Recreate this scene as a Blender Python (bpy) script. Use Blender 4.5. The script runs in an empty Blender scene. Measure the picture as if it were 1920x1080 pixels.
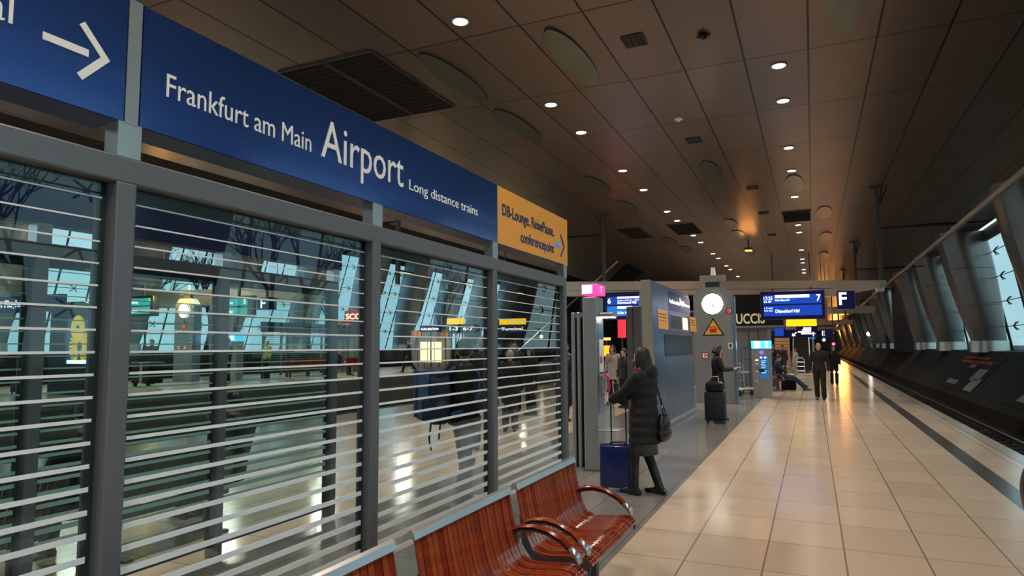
import bpy, bmesh, math, random
from mathutils import Vector, Matrix
import numpy as np
random.seed(7)
S = bpy.context.scene
COL = S.collection
PI = math.pi
# ---------------------------------------------------------------- camera
F_PX, YAW, PITCH, ROLL, CY, CAMH = 1235.97, 0.42634, 0.0865, -0.00619, 543.8, 1.68
_cy, _sy, _cp, _sp = math.cos(YAW), math.sin(YAW), math.cos(PITCH), math.sin(PITCH)
_r = Vector((_cy, _sy, 0)); _f = Vector((-_sy*_cp, _cy*_cp, _sp)); _u = _r.cross(_f)
_cr, _sr = math.cos(ROLL), math.sin(ROLL)
R_, U_ = _cr*_r + _sr*_u, -_sr*_r + _cr*_u
cam = bpy.data.objects.new('camera', bpy.data.cameras.new('camera'))
COL.objects.link(cam)
cam.matrix_world = Matrix(((R_.x, U_.x, -_f.x, 0), (R_.y, U_.y, -_f.y, 0), (R_.z, U_.z, -_f.z, CAMH), (0, 0, 0, 1)))
cam.data.sensor_width = 36; cam.data.lens = F_PX*36/1920
cam.data.shift_y = (CY-540)/1920
cam.data.clip_end = 600
S.camera = cam

def ray(u, v): return R_*((u-960)/F_PX) + U_*(-(v-CY)/F_PX) + _f
def atZ(u, v, z): r = ray(u, v); t = (z-CAMH)/r.z; return Vector((r.x*t, r.y*t, z))
def atY(u, v, y): r = ray(u, v); t = y/r.y; return Vector((r.x*t, y, CAMH+r.z*t))
def atX(u, v, x): r = ray(u, v); t = x/r.x; return Vector((x, r.y*t, CAMH+r.z*t))

# ---------------------------------------------------------------- world, sky, exposure
S.view_settings.view_transform = 'Standard'; S.view_settings.look = 'None'
S.view_settings.gamma = 1; S.view_settings.exposure = 0.0; S.view_settings.use_curve_mapping = False
W = bpy.data.worlds.new('dusk_sky'); S.world = W; W.use_nodes = True
wn = W.node_tree.nodes; wl = W.node_tree.links; wn.clear()
wo = wn.new('ShaderNodeOutputWorld'); wb = wn.new('ShaderNodeBackground'); wt = wn.new('ShaderNodeTexCoord')
wnz = wn.new('ShaderNodeTexNoise'); wnz.inputs['Scale'].default_value = 3.0; wnz.inputs['Detail'].default_value = 6
wr = wn.new('ShaderNodeValToRGB'); wr.color_ramp.elements[0].position = .35; wr.color_ramp.elements[1].position = .75
wr.color_ramp.elements[0].color = (.36, .55, .62, 1); wr.color_ramp.elements[1].color = (.80, .90, .91, 1)
wl.new(wt.outputs['Generated'], wnz.inputs['Vector']); wl.new(wnz.outputs['Fac'], wr.inputs['Fac'])
wl.new(wr.outputs['Color'], wb.inputs['Color']); wb.inputs['Strength'].default_value = 2.1
wl.new(wb.outputs[0], wo.inputs[0])

# ---------------------------------------------------------------- materials
M = {}
def mat(name, col, rough=.5, metal=0., emit=None, es=0., var=.08, scale=6., spec=.5, bump=0., stretch=None, coat=0.):
    m = bpy.data.materials.new(name); m.use_nodes = True; nt = m.node_tree
    b = nt.nodes['Principled BSDF']
    tc = nt.nodes.new('ShaderNodeTexCoord'); mp = nt.nodes.new('ShaderNodeMapping')
    if stretch: mp.inputs['Scale'].default_value = stretch
    n = nt.nodes.new('ShaderNodeTexNoise'); n.inputs['Scale'].default_value = scale; n.inputs['Detail'].default_value = 4
    nt.links.new(tc.outputs['Object'], mp.inputs['Vector']); nt.links.new(mp.outputs[0], n.inputs['Vector'])
    mx = nt.nodes.new('ShaderNodeMix'); mx.data_type = 'RGBA'
    c = Vector(col); lo = c*(1-var*1.6); hi = c*(1+var*1.6)
    mx.inputs[6].default_value = (*lo, 1); mx.inputs[7].default_value = (*hi, 1)
    nt.links.new(n.outputs['Fac'], mx.inputs[0]); nt.links.new(mx.outputs[2], b.inputs['Base Color'])
    b.inputs['Roughness'].default_value = rough; b.inputs['Metallic'].default_value = metal
    b.inputs['Specular IOR Level'].default_value = spec; b.inputs['Coat Weight'].default_value = coat
    b.inputs['Coat Roughness'].default_value = .08
    if emit: b.inputs['Emission Color'].default_value = (*emit, 1); b.inputs['Emission Strength'].default_value = es
    if bump:
        bp = nt.nodes.new('ShaderNodeBump'); bp.inputs['Strength'].default_value = bump; bp.inputs['Distance'].default_value = .01
        nt.links.new(n.outputs['Fac'], bp.inputs['Height']); nt.links.new(bp.outputs[0], b.inputs['Normal'])
    M[name] = m
    return m

def math_node(nt, op, a, b=None, c=None):
    n = nt.nodes.new('ShaderNodeMath'); n.operation = op
    for i, v in enumerate((a, b, c)):
        if v is None: continue
        if isinstance(v, (int, float)): n.inputs[i].default_value = v
        else: nt.links.new(v, n.inputs[i])
    return n.outputs[0]
def grid_line(nt, sock, off, per, w):
    t = math_node(nt, 'DIVIDE', math_node(nt, 'SUBTRACT', sock, off), per)
    fr = math_node(nt, 'FRACT', math_node(nt, 'ADD', t, .5))
    return math_node(nt, 'LESS_THAN', math_node(nt, 'ABSOLUTE', math_node(nt, 'SUBTRACT', fr, .5)), w/per/2)
def mixc(nt, f, a, b):
    m = nt.nodes.new('ShaderNodeMix'); m.data_type = 'RGBA'
    if isinstance(f, (int, float)): m.inputs[0].default_value = f
    else: nt.links.new(f, m.inputs[0])
    for i, v in ((6, a), (7, b)):
        if isinstance(v, tuple): m.inputs[i].default_value = (*v, 1)
        else: nt.links.new(v, m.inputs[i])
    return m.outputs[2]
def between(nt, s, a, b): return math_node(nt, 'MULTIPLY', math_node(nt, 'GREATER_THAN', s, a), math_node(nt, 'LESS_THAN', s, b))

def floor_mat():
    m = bpy.data.materials.new('platform_tiles'); m.use_nodes = True; nt = m.node_tree; b = nt.nodes['Principled BSDF']
    g = nt.nodes.new('ShaderNodeNewGeometry'); sx = nt.nodes.new('ShaderNodeSeparateXYZ'); nt.links.new(g.outputs['Position'], sx.inputs[0])
    x, y = sx.outputs[0], sx.outputs[1]
    # per-tile variation
    cx = math_node(nt, 'FLOOR', math_node(nt, 'DIVIDE', math_node(nt, 'SUBTRACT', x, -.9936), .5792))
    cyy = math_node(nt, 'FLOOR', math_node(nt, 'DIVIDE', math_node(nt, 'SUBTRACT', y, 6.2372), .8161))
    cb = nt.nodes.new('ShaderNodeCombineXYZ'); nt.links.new(cx, cb.inputs[0]); nt.links.new(cyy, cb.inputs[1])
    wn_ = nt.nodes.new('ShaderNodeTexWhiteNoise'); nt.links.new(cb.outputs[0], wn_.inputs['Vector'])
    nz = nt.nodes.new('ShaderNodeTexNoise'); nz.inputs['Scale'].default_value = 9; nz.inputs['Detail'].default_value = 8
    nt.links.new(g.outputs['Position'], nz.inputs['Vector'])
    cream = mixc(nt, wn_.outputs['Value'], (.62, .50, .385), (.70, .58, .455))
    cream = mixc(nt, math_node(nt, 'MULTIPLY', nz.outputs['Fac'], .35), cream, (.50, .42, .33))
    grey = mixc(nt, wn_.outputs['Value'], (.20, .205, .20), (.25, .255, .25))
    grey = mixc(nt, math_node(nt, 'MULTIPLY', nz.outputs['Fac'], .4), grey, (.17, .165, .155))
    c = mixc(nt, between(nt, x, -4.42, -1.52), cream, grey)
    c = mixc(nt, between(nt, x, 1.87, 2.10), c, (.085, .078, .072))
    c = mixc(nt, math_node(nt, 'GREATER_THAN', x, 2.60), c, (.44, .40, .33))
    edge = between(nt, x, 2.595, 2.612)
    lx = math_node(nt, 'MULTIPLY', grid_line(nt, x, -.9936, .5792, .013), math_node(nt, 'SUBTRACT', 1, between(nt, x, 1.6, 2.12)))
    ly = grid_line(nt, y, 6.2372, .8161, .009)
    l = math_node(nt, 'MAXIMUM', math_node(nt, 'MAXIMUM', lx, ly), edge)
    c = mixc(nt, math_node(nt, 'MULTIPLY', l, .75), c, (.12, .09, .065))
    nt.links.new(c, b.inputs['Base Color'])
    nz2 = nt.nodes.new('ShaderNodeTexNoise'); nz2.inputs['Scale'].default_value = 1.6; nz2.inputs['Detail'].default_value = 5
    nt.links.new(g.outputs['Position'], nz2.inputs['Vector'])
    nt.links.new(math_node(nt, 'MULTIPLY_ADD', nz2.outputs['Fac'], .12, .10), b.inputs['Roughness'])
    b.inputs['Specular IOR Level'].default_value = .55
    bp = nt.nodes.new('ShaderNodeBump'); bp.inputs['Strength'].default_value = .12; bp.inputs['Distance'].default_value = .004
    nt.links.new(math_node(nt, 'ADD', math_node(nt, 'SUBTRACT', 1, l), math_node(nt, 'MULTIPLY', wn_.outputs['Value'], .3)), bp.inputs['Height']); nt.links.new(bp.outputs[0], b.inputs['Normal'])
    M['floor'] = m
def ceiling_mat():
    m = bpy.data.materials.new('ceiling_panels'); m.use_nodes = True; nt = m.node_tree; b = nt.nodes['Principled BSDF']
    g = nt.nodes.new('ShaderNodeNewGeometry'); sx = nt.nodes.new('ShaderNodeSeparateXYZ'); nt.links.new(g.outputs['Position'], sx.inputs[0])
    x, y = sx.outputs[0], sx.outputs[1]
    cx = math_node(nt, 'FLOOR', math_node(nt, 'DIVIDE', math_node(nt, 'SUBTRACT', x, -2.9625), 1.033))
    cyy = math_node(nt, 'FLOOR', math_node(nt, 'DIVIDE', math_node(nt, 'SUBTRACT', y, 11.984), 2.8435))
    cb = nt.nodes.new('ShaderNodeCombineXYZ'); nt.links.new(cx, cb.inputs[0]); nt.links.new(cyy, cb.inputs[1])
    wn_ = nt.nodes.new('ShaderNodeTexWhiteNoise'); nt.links.new(cb.outputs[0], wn_.inputs['Vector'])
    c = mixc(nt, wn_.outputs['Value'], (.195, .155, .13), (.23, .185, .155))
    l = math_node(nt, 'MAXIMUM', grid_line(nt, x, -2.9625, 1.033, .034), grid_line(nt, y, 11.984, 2.8435, .028))
    c = mixc(nt, l, c, (.012, .009, .007))
    nt.links.new(c, b.inputs['Base Color']); b.inputs['Metallic'].default_value = .75
    b.inputs['Roughness'].default_value = .30
    nz = nt.nodes.new('ShaderNodeTexNoise'); nz.inputs['Scale'].default_value = .9; nt.links.new(g.outputs['Position'], nz.inputs['Vector'])
    nt.links.new(math_node(nt, 'MULTIPLY_ADD', nz.outputs['Fac'], .08, .28), b.inputs['Roughness'])
    bp = nt.nodes.new('ShaderNodeBump'); bp.inputs['Strength'].default_value = .10; bp.inputs['Distance'].default_value = .02
    nt.links.new(math_node(nt, 'ADD', nz.outputs['Fac'], math_node(nt, 'MULTIPLY', wn_.outputs['Value'], .1)), bp.inputs['Height']); nt.links.new(bp.outputs[0], b.inputs['Normal'])
    M['ceiling'] = m
def glass_mat(name, tint, refl=1.0, rough=0.0):
    m = bpy.data.materials.new(name); m.use_nodes = True; nt = m.node_tree
    nt.nodes.remove(nt.nodes['Principled BSDF']); out = nt.nodes['Material Output']
    t = nt.nodes.new('ShaderNodeBsdfTransparent'); t.inputs[0].default_value = (*tint, 1)
    gl = nt.nodes.new('ShaderNodeBsdfGlossy'); gl.inputs['Roughness'].default_value = rough
    g = nt.nodes.new('ShaderNodeNewGeometry'); dp = nt.nodes.new('ShaderNodeVectorMath'); dp.operation = 'DOT_PRODUCT'
    nt.links.new(g.outputs['Incoming'], dp.inputs[0]); nt.links.new(g.outputs['Normal'], dp.inputs[1])
    c1 = math_node(nt, 'SUBTRACT', 1, math_node(nt, 'ABSOLUTE', dp.outputs['Value']))
    fs = math_node(nt, 'MULTIPLY_ADD', math_node(nt, 'POWER', c1, 5), .92, .05)
    mx = nt.nodes.new('ShaderNodeMixShader')
    nt.links.new(math_node(nt, 'MULTIPLY', fs, refl), mx.inputs[0]); nt.links.new(t.outputs[0], mx.inputs[1]); nt.links.new(gl.outputs[0], mx.inputs[2])
    nt.links.new(mx.outputs[0], out.inputs[0]); M[name] = m
floor_mat(); ceiling_mat()
glass_mat('glass', (.84, .90, .90), .85); glass_mat('glass_far', (.86, .95, .93)); glass_mat('glass_window', (.56, .69, .71)); glass_mat('glass_window_left', (.40, .55, .60))
mat('steel_frame', (.17, .18, .20), .42, .35, var=.05, scale=30)
mat('steel_light', (.55, .56, .55), .32, .85, var=.05, scale=14, stretch=(1, 1, 12))
mat('steel_brushed', (.80, .72, .58), .30, .85, var=.06, scale=9, stretch=(.6, .6, 14))
mat('steel_blue', (.17, .25, .37), .28, .7, var=.22, scale=2.2, stretch=(1, 1, .5))
mat('steel_pillar', (.40, .41, .41), .40, .75, var=.07, scale=3)
mat('steel_dark', (.10, .10, .105), .45, .5)
mat('sign_blue', (.045, .11, .38), .25, .80, var=.05, spec=1, coat=.3)
mat('sign_blue_dark', (.004, .004, .10), .35)
mat('sign_back', (.012, .028, .12), .4)
mat('sign_yellow', (.86, .40, .06), .40, var=.03)
mat('sign_white', (.95, .98, .98), .5, var=.02)
mat('sign_strip', (.40, .44, .45), .35, .6)
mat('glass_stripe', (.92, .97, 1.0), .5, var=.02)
mat('glass_stripe_dimmed', (.34, .56, .52), .5, var=.02)  # white stripes again, weaker light and green glass tint put into the colour
mat('wood', (.33, .050, .013), .18, var=.30, scale=3, stretch=(8, 1, 8), coat=.5)
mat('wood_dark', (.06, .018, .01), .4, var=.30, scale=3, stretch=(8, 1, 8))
mat('black', (.006, .006, .007), .5); mat('black_matte', (.004, .004, .004), .9)
mat('black_plastic', (.012, .012, .014), .3)
mat('alu', (.62, .64, .65), .28, .85)
mat('concrete_dark', (.0105, .0095, .0088), .9, var=.3, scale=1.5)
mat('ballast', (.018, .015, .013), .95, var=.5, scale=14, bump=.6)
mat('rail_steel', (.22, .2, .18), .35, .9)
mat('platform_side', (.06, .065, .065), .8, var=.2, scale=2)
mat('column_metal', (.19, .185, .175), .33, .7, var=.10, scale=1.2)
mat('column_daylit', (.40, .47, .51), .38, .5, var=.12, scale=1.0)  # column cladding made paler and bluer, daylight put into its colour
mat('rust', (.10, .055, .03), .7, var=.3, scale=3)
mat('mullion', (.035, .05, .055), .4, .3)
mat('beam_metal', (.60, .48, .36), .30, .55, var=.06, scale=2)
mat('disc_mirror', (.15, .19, .155), .26, .7, var=.25, scale=1.6)
mat('disc_green', (.060, .078, .056), .35, .2, var=.1)
mat('light_emit', (1, 1, 1), .5, emit=(1, .93, .80), es=22)
mat('lum_white', (1, 1, .95), .5, emit=(1, .97, .86), es=1.6)
mat('lum_clock', (1, 1, .95), .5, emit=(1, .97, .84), es=2.2)
mat('lum_pink', (.9, .1, .5), .4, emit=(1, .04, .26), es=1.3)
mat('lum_pink_white', (.9, .6, .8), .4, emit=(1, .78, .88), es=1.6)
mat('lum_blue', (.01, .06, .5), .3, emit=(.008, .055, .42), es=.75)
mat('lum_blue_mid', (.02, .2, .7), .3, emit=(.02, .17, .62), es=.8)
mat('lum_text', (1, 1, 1), .5, emit=(.92, .97, 1), es=1.5)
mat('lum_cyan', (.1, .6, .9), .4, emit=(.08, .62, .95), es=1.2)
mat('lum_teal', (.05, .4, .4), .4, emit=(.04, .40, .40), es=.75)
mat('lum_yellow', (1, .6, 0), .4, emit=(1, .56, .01), es=1.15)
mat('lum_warm', (1, .9, .5), .4, emit=(1, .86, .42), es=1.7)
mat('lum_orange', (1, .4, .05), .4, emit=(1, .36, .05), es=2.5)
mat('lum_red', (1, .05, .05), .4, emit=(1, .02, .04), es=1.6)
mat('lum_signal', (1, .05, .1), .4, emit=(1, .02, .10), es=14)
mat('lum_strip', (1, .9, .8), .4, emit=(1, .80, .62), es=5)
mat('lum_lamp', (1, 1, .9), .4, emit=(1, .93, .80), es=16)
mat('lum_violet', (.2, .1, .8), .4, emit=(.22, .12, 1), es=1.2)
mat('skin', (.56, .30, .20), .55, var=.05); mat('skin_pale', (.62, .40, .31), .55, var=.05)
mat('hair_dark', (.012, .007, .007), .5, var=.3, scale=30, stretch=(6, 6, .6)); mat('hair_brown', (.05, .022, .012), .45, var=.3, scale=30)
mat('hair_blond', (.42, .32, .20), .5, var=.2, scale=20); mat('hair_grey', (.16, .15, .14), .5)
mat('coat_black', (.010, .011, .014), .55, var=.2, scale=12); mat('cloth_black', (.008, .008, .009), .8, var=.2)
mat('cloth_navy', (.010, .022, .055), .75, var=.2); mat('jeans', (.02, .045, .085), .8, var=.25, scale=18)
mat('trousers_grey', (.045, .05, .055), .8); mat('tights', (.007, .007, .008), .6)
mat('jeans_pale', (.30, .34, .34), .8, var=.15)
mat('skirt_pattern', (.05, .06, .065), .8, var=.75, scale=26); mat('boot', (.008, .009, .012), .3)
mat('shoe_brown', (.10, .05, .03), .5); mat('shoe_white', (.5, .5, .48), .5)
mat('red_cloth', (.45, .02, .02), .7); mat('scarf', (.35, .22, .15), .8, var=.4, scale=20); mat('coat_light', (.35, .33, .30), .8)
mat('case_blue', (.008, .018, .12), .22, var=.05, coat=.4); mat('case_dark', (.014, .022, .028), .6, var=.15, scale=20)
mat('bag_black', (.010, .010, .011), .35); mat('hivis', (.35, .38, .08), .7)
mat('backpack_navy', (.012, .022, .06), .65, var=.2); mat('strap_blue', (.05, .11, .25), .6)
mat('poster_white', (.22, .23, .24), .6, var=.3); mat('coat_deep', (.005, .0055, .007), .75, var=.2); mat('poster_red', (.45, .05, .05), .6); mat('poster_dark', (.006, .006, .0065), .9)
mat('wood_wall', (.55, .33, .16), .5, var=.1); mat('escalator', (.05, .048, .045), .4, .4); mat('shop_grey', (.20, .20, .195), .5, .3)
mat('gold_letter', (.75, .68, .38), .5, emit=(.75, .68, .38), es=.35)
mat('warn_yellow', (.80, .42, .04), .5); mat('red_sign', (.55, .03, .03), .5); mat('orange_sign', (.75, .25, .04), .5)
mat('machine_blue', (.02, .20, .60), .4, emit=(.02, .20, .60), es=.25); mat('flower', (.85, .60, .06), .5, emit=(.85, .58, .05), es=.45, var=.3, scale=30)
mat('poster_blue', (.01, .08, .20), .5, emit=(.01, .09, .2), es=.3); mat('wall_blue', (.010, .03, .075), .5, var=.15)
mat('bark', (.035, .035, .03), .9); mat('train', (.012, .016, .022), .3, var=.1)
mat('magenta', (.8, .02, .25), .35); mat('paper', (.7, .72, .7), .6); mat('green_leaf', (.1, .3, .03), .6)

def wood_var(name, k):
    m = M[name]; nt = m.node_tree; b = nt.nodes['Principled BSDF']
    tc = nt.nodes.new('ShaderNodeTexCoord'); sx = nt.nodes.new('ShaderNodeSeparateXYZ'); nt.links.new(tc.outputs['Object'], sx.inputs[0])
    wn_ = nt.nodes.new('ShaderNodeTexWhiteNoise'); wn_.noise_dimensions = '1D'
    nt.links.new(math_node(nt, 'FLOOR', math_node(nt, 'DIVIDE', sx.outputs[1], .0489)), wn_.inputs['W'])
    old = b.inputs['Base Color'].links[0].from_socket
    hs = nt.nodes.new('ShaderNodeHueSaturation'); nt.links.new(old, hs.inputs['Color'])
    nt.links.new(math_node(nt, 'MULTIPLY_ADD', wn_.outputs['Value'], k, 1-k*.62), hs.inputs['Value'])
    nt.links.new(math_node(nt, 'MULTIPLY_ADD', wn_.outputs['Value'], .02, .49), hs.inputs['Hue'])
    nt.links.new(hs.outputs[0], b.inputs['Base Color'])
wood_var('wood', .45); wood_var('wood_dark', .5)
# ---------------------------------------------------------------- mesh helpers
def frame(loc=(0, 0, 0), rz=0): return Matrix.Translation(loc) @ Matrix.Rotation(rz, 4, 'Z')
def tag(o, label=None, cat=None, group=None, kind=None):
    if label: o['label'] = label
    if cat: o['category'] = cat
    if group: o['group'] = group
    if kind: o['kind'] = kind
    return o
def thing(name, label, cat, loc=(0, 0, 0), rz=0, group=None):
    o = bpy.data.objects.new(name, None); COL.objects.link(o)
    o.location = loc; o.rotation_euler = (0, 0, rz); o.empty_display_size = .2
    tag(o, label, cat, group); return o
class MB:
    def __init__(s): s.bm = bmesh.new()
    def quadface(s, pts):
        vs = [s.bm.verts.new(p) for p in pts]; s.bm.faces.new(vs); return s
    def box(s, a, b, bev=0, m=None):
        t = bmesh.new()
        bmesh.ops.create_cube(t, size=1)
        a, b = Vector(a), Vector(b)
        for v in t.verts: v.co = Vector([(a[i]+b[i])/2 + v.co[i]*abs(b[i]-a[i]) for i in range(3)])
        if bev: bmesh.ops.bevel(t, geom=t.edges[:], offset=bev, segments=2, affect='EDGES', profile=.5)
        return s.add(t, m)
    def add(s, t, m=None):
        if m is not None: bmesh.ops.transform(t, matrix=m, verts=t.verts[:])
        me = bpy.data.meshes.new('tmp'); t.to_mesh(me); t.free(); s.bm.from_mesh(me); bpy.data.meshes.remove(me); return s
    def cyl(s, p0, p1, r0, r1=None, n=20, caps=True):
        p0, p1 = Vector(p0), Vector(p1); r1 = r0 if r1 is None else r1
        d = p1-p0; t = bmesh.new()
        bmesh.ops.create_cone(t, cap_ends=caps, segments=n, radius1=r0, radius2=r1, depth=d.length)
        m = Matrix.Translation((p0+p1)/2) @ d.to_track_quat('Z', 'Y').to_matrix().to_4x4()
        return s.add(t, m)
    def ball(s, c, r, seg=16, sc=(1, 1, 1), rot=None):
        t = bmesh.new(); bmesh.ops.create_uvsphere(t, u_segments=seg, v_segments=max(6, seg//2+2), radius=1)
        m = Matrix.Translation(c) @ (rot if rot is not None else Matrix.Identity(4)) @ Matrix.Diagonal((r*sc[0], r*sc[1], r*sc[2], 1))
        return s.add(t, m)
    def prism(s, poly, axis, d0, d1):
        # poly: 2d points; axis 'X': (y,z); 'Y': (x,z); 'Z': (x,y)
        def P(p, d): return {'X': (d, p[0], p[1]), 'Y': (p[0], d, p[1]), 'Z': (p[0], p[1], d)}[axis]
        a = [s.bm.verts.new(P(p, d0)) for p in poly]; b = [s.bm.verts.new(P(p, d1)) for p in poly]
        s.bm.faces.new(a[::-1]); s.bm.faces.new(b); n = len(poly)
        for i in range(n): s.bm.faces.new((a[i], a[(i+1) % n], b[(i+1) % n], b[i]))
        return s
    def tube(s, pts, r, n=10, side=None, flat=1., closed=False):
        pts = [Vector(p) for p in pts]; rs = r if isinstance(r, (list, tuple)) else [r]*len(pts)
        rings = []; up = Vector(side) if side else Vector((0, 0, 1))
        for i, p in enumerate(pts):
            if closed: d = pts[(i+1) % len(pts)]-pts[i-1]
            else: d = pts[min(i+1, len(pts)-1)]-pts[max(i-1, 0)]
            d.normalize(); a = up - d*up.dot(d)
            if a.length < 1e-3: a = Vector((1, 0, 0)) - d*d.x
            a.normalize(); b = d.cross(a)
            rr = rs[i]; rx, ry = rr if isinstance(rr, (tuple, list)) else (rr, rr*flat)
            rings.append([s.bm.verts.new(p + a*math.cos(2*PI*k/n)*rx + b*math.sin(2*PI*k/n)*ry) for k in range(n)])
        m = len(rings)
        for i in range(m if closed else m-1):
            A, B = rings[i], rings[(i+1) % m]
            for k in range(n): s.bm.faces.new((A[k], A[(k+1) % n], B[(k+1) % n], B[k]))
        if not closed: s.bm.faces.new(rings[0][::-1]); s.bm.faces.new(rings[-1])
        return s
    def build(s, name, m, parent=None, smooth=False, world=False, kind=None, label=None, remesh=0, sm_iter=0, wn=False):
        bmesh.ops.recalc_face_normals(s.bm, faces=s.bm.faces[:])
        me = bpy.data.meshes.new(name); s.bm.to_mesh(me); s.bm.free()
        o = bpy.data.objects.new(name, me); 
        if remesh:
            COL.objects.link(o)
            md = o.modifiers.new('r', 'REMESH'); md.mode = 'VOXEL'; md.voxel_size = remesh
            if sm_iter: sd = o.modifiers.new('s', 'SMOOTH'); sd.iterations = sm_iter; sd.factor = .5
            dg = bpy.context.evaluated_depsgraph_get(); dg.update()
            ev = o.evaluated_get(dg); me2 = bpy.data.meshes.new_from_object(ev)
            bpy.data.objects.remove(o); bpy.data.meshes.remove(me); me = me2; me.name = name
            o = bpy.data.objects.new(name, me); smooth = True
        if isinstance(m, str): m = M[m]
        me.materials.clear(); me.materials.append(m)
        if smooth:
            me.polygons.foreach_set('use_smooth', [True]*len(me.polygons))
            if wn: 
                try: me.set_sharp_from_angle(angle=math.radians(38))
                except Exception: pass
        if parent is not None:
            if world:
                inv = frame(parent.location, parent.rotation_euler.z).inverted()
                me.transform(inv)
            o.parent = parent
        COL.objects.link(o)
        if kind: o['kind'] = kind
        if label: o['label'] = label
        return o
AX = {'+X': (Vector((0, 1, 0)), Vector((0, 0, 1)), Vector((1, 0, 0))), '-Y': (Vector((1, 0, 0)), Vector((0, 0, 1)), Vector((0, -1, 0)))}
def text(name, body, origin, face, h, m, parent, width=None, bold=0.0, right=None, depth=.003, label=None):
    """lettering: origin = left end of the baseline (or right end if right), h = capital height"""
    c = bpy.data.curves.new('t', 'FONT'); c.body = body; c.size = 1; c.extrude = 0; c.offset = bold; c.resolution_u = 3
    o = bpy.data.objects.new('t', c); COL.objects.link(o)
    dg = bpy.context.evaluated_depsgraph_get(); dg.update()
    me = bpy.data.meshes.new_from_object(o.evaluated_get(dg)); bpy.data.objects.remove(o); bpy.data.curves.remove(c)
    xs = [v.co.x for v in me.vertices]; x0, x1 = min(xs), max(xs)
    sy = h/.729; sx = (width/(x1-x0)) if width else sy*.86
    ax, ay, az = AX[face] if isinstance(face, str) else face
    origin = Vector(origin)
    polys = [[me.vertices[i].co.copy() for i in p.vertices] for p in me.polygons]; bpy.data.meshes.remove(me)
    iv = sorted((min(c.x for c in p), max(c.x for c in p)) for p in polys); words = [list(iv[0])]
    for a_, b_ in iv[1:]:
        if a_-words[-1][1] > .17: words.append([a_, b_])
        else: words[-1][1] = max(words[-1][1], b_)
    for wi, (wa, wb) in enumerate(words):
        _word([p for p in polys if wa-1e-4 <= min(c.x for c in p) <= wb+1e-4], name, origin, ax, ay, az, sx, sy, x0, x1, right, depth, m, parent, label)
def _word(polys, name, origin, ax, ay, az, sx, sy, x0, x1, right, depth, m, parent, label):
    bm = bmesh.new()
    for p in polys: bm.faces.new([bm.verts.new(c) for c in p])
    bmesh.ops.remove_doubles(bm, verts=bm.verts[:], dist=1e-5)
    for v in bm.verts:
        px = (v.co.x-x0)*sx - ((x1-x0)*sx if right else 0)
        v.co = origin + ax*px + ay*(v.co.y*sy) + az*0
    r = bmesh.ops.extrude_face_region(bm, geom=bm.faces[:])
    bmesh.ops.translate(bm, verts=[e for e in r['geom'] if isinstance(e, bmesh.types.BMVert)], vec=az*depth)
    k = MB(); k.bm.free(); k.bm = bm
    return k.build(name, m, parent, world=True, label=label)
def struct(name, mb, m, **k):
    return mb.build(name, m, kind='structure', **k)

# ================================================================ THE SETTING
CZ = 6.72                      # ceiling height
struct('floor', MB().box((-11, -50, -.30), (2.83, 260, 0)), 'floor')
struct('trim_1', MB().box((-10.9, -14, -.95), (2.70, 260, -.30)), 'platform_side')
struct('floor_trackbed', MB().box((2.70, -14, -1.15), (6.6, 260, -.95)).box((-19.0, -14, -1.15), (-10.9, 260, -.95)), 'ballast')
struct('floor_opposite', MB().box((-27, -14, .05), (-18.5, 200, .35)).box((-26.8, -14, -1.1), (-18.7, 200, .05)), 'floor')
struct('ceiling', MB().box((-15.5, -50, CZ), (6.9, 260, CZ+.25)), 'ceiling')
struct('ceiling_left_hall', MB().box((-36, -14, 9.6), (-15.5, 200, 9.8)).box((-15.6, -14, CZ), (-15.5, 200, 9.6)), 'concrete_dark')
# sloping banks that carry the leaning columns
SL0, SL1 = (5.3, -.45), (7.0, 1.38)
struct('wall_right', MB().prism([(5.3, -1.1), SL0, SL1, (8.2, 1.38), (8.2, -1.1)], 'Y', -14, 260), 'concrete_dark')
struct('wall_left', MB().prism([(-31.5, -1.1), (-31.5, -.3), (-32.6, 1.5), (-36, 1.5), (-36, -1.1)], 'Y', -14, 200), 'concrete_dark')
struct('ground', MB().box((-90, -60, 1.2), (-36, 280, 1.3)).box((8.2, -60, 1.1), (90, 280, 1.2)), 'concrete_dark')
struct('wall_back', MB().box((-36, -50.3, -1.2), (9, -50, 10)).box((7.0, -50, -1.2), (7.3, -13.5, CZ)).box((-15.8, -50, -1.2), (-15.5, -14, 9.8)), 'concrete_dark')
struct('wall_end', MB().box((-36, 260, -1), (9, 260.3, 10)), 'concrete_dark')
struct('wall_blue_panel', MB().box((6.75, 56.5, 1.0), (7.0, 69.5, CZ)).box((6.9, 113, 1.0), (7.1, 121, CZ)), 'wall_blue')
struct('floor_left_trackbed', MB().box((-31.5, -14, -1.15), (-26.8, 200, -.95)), 'ballast')

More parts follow.
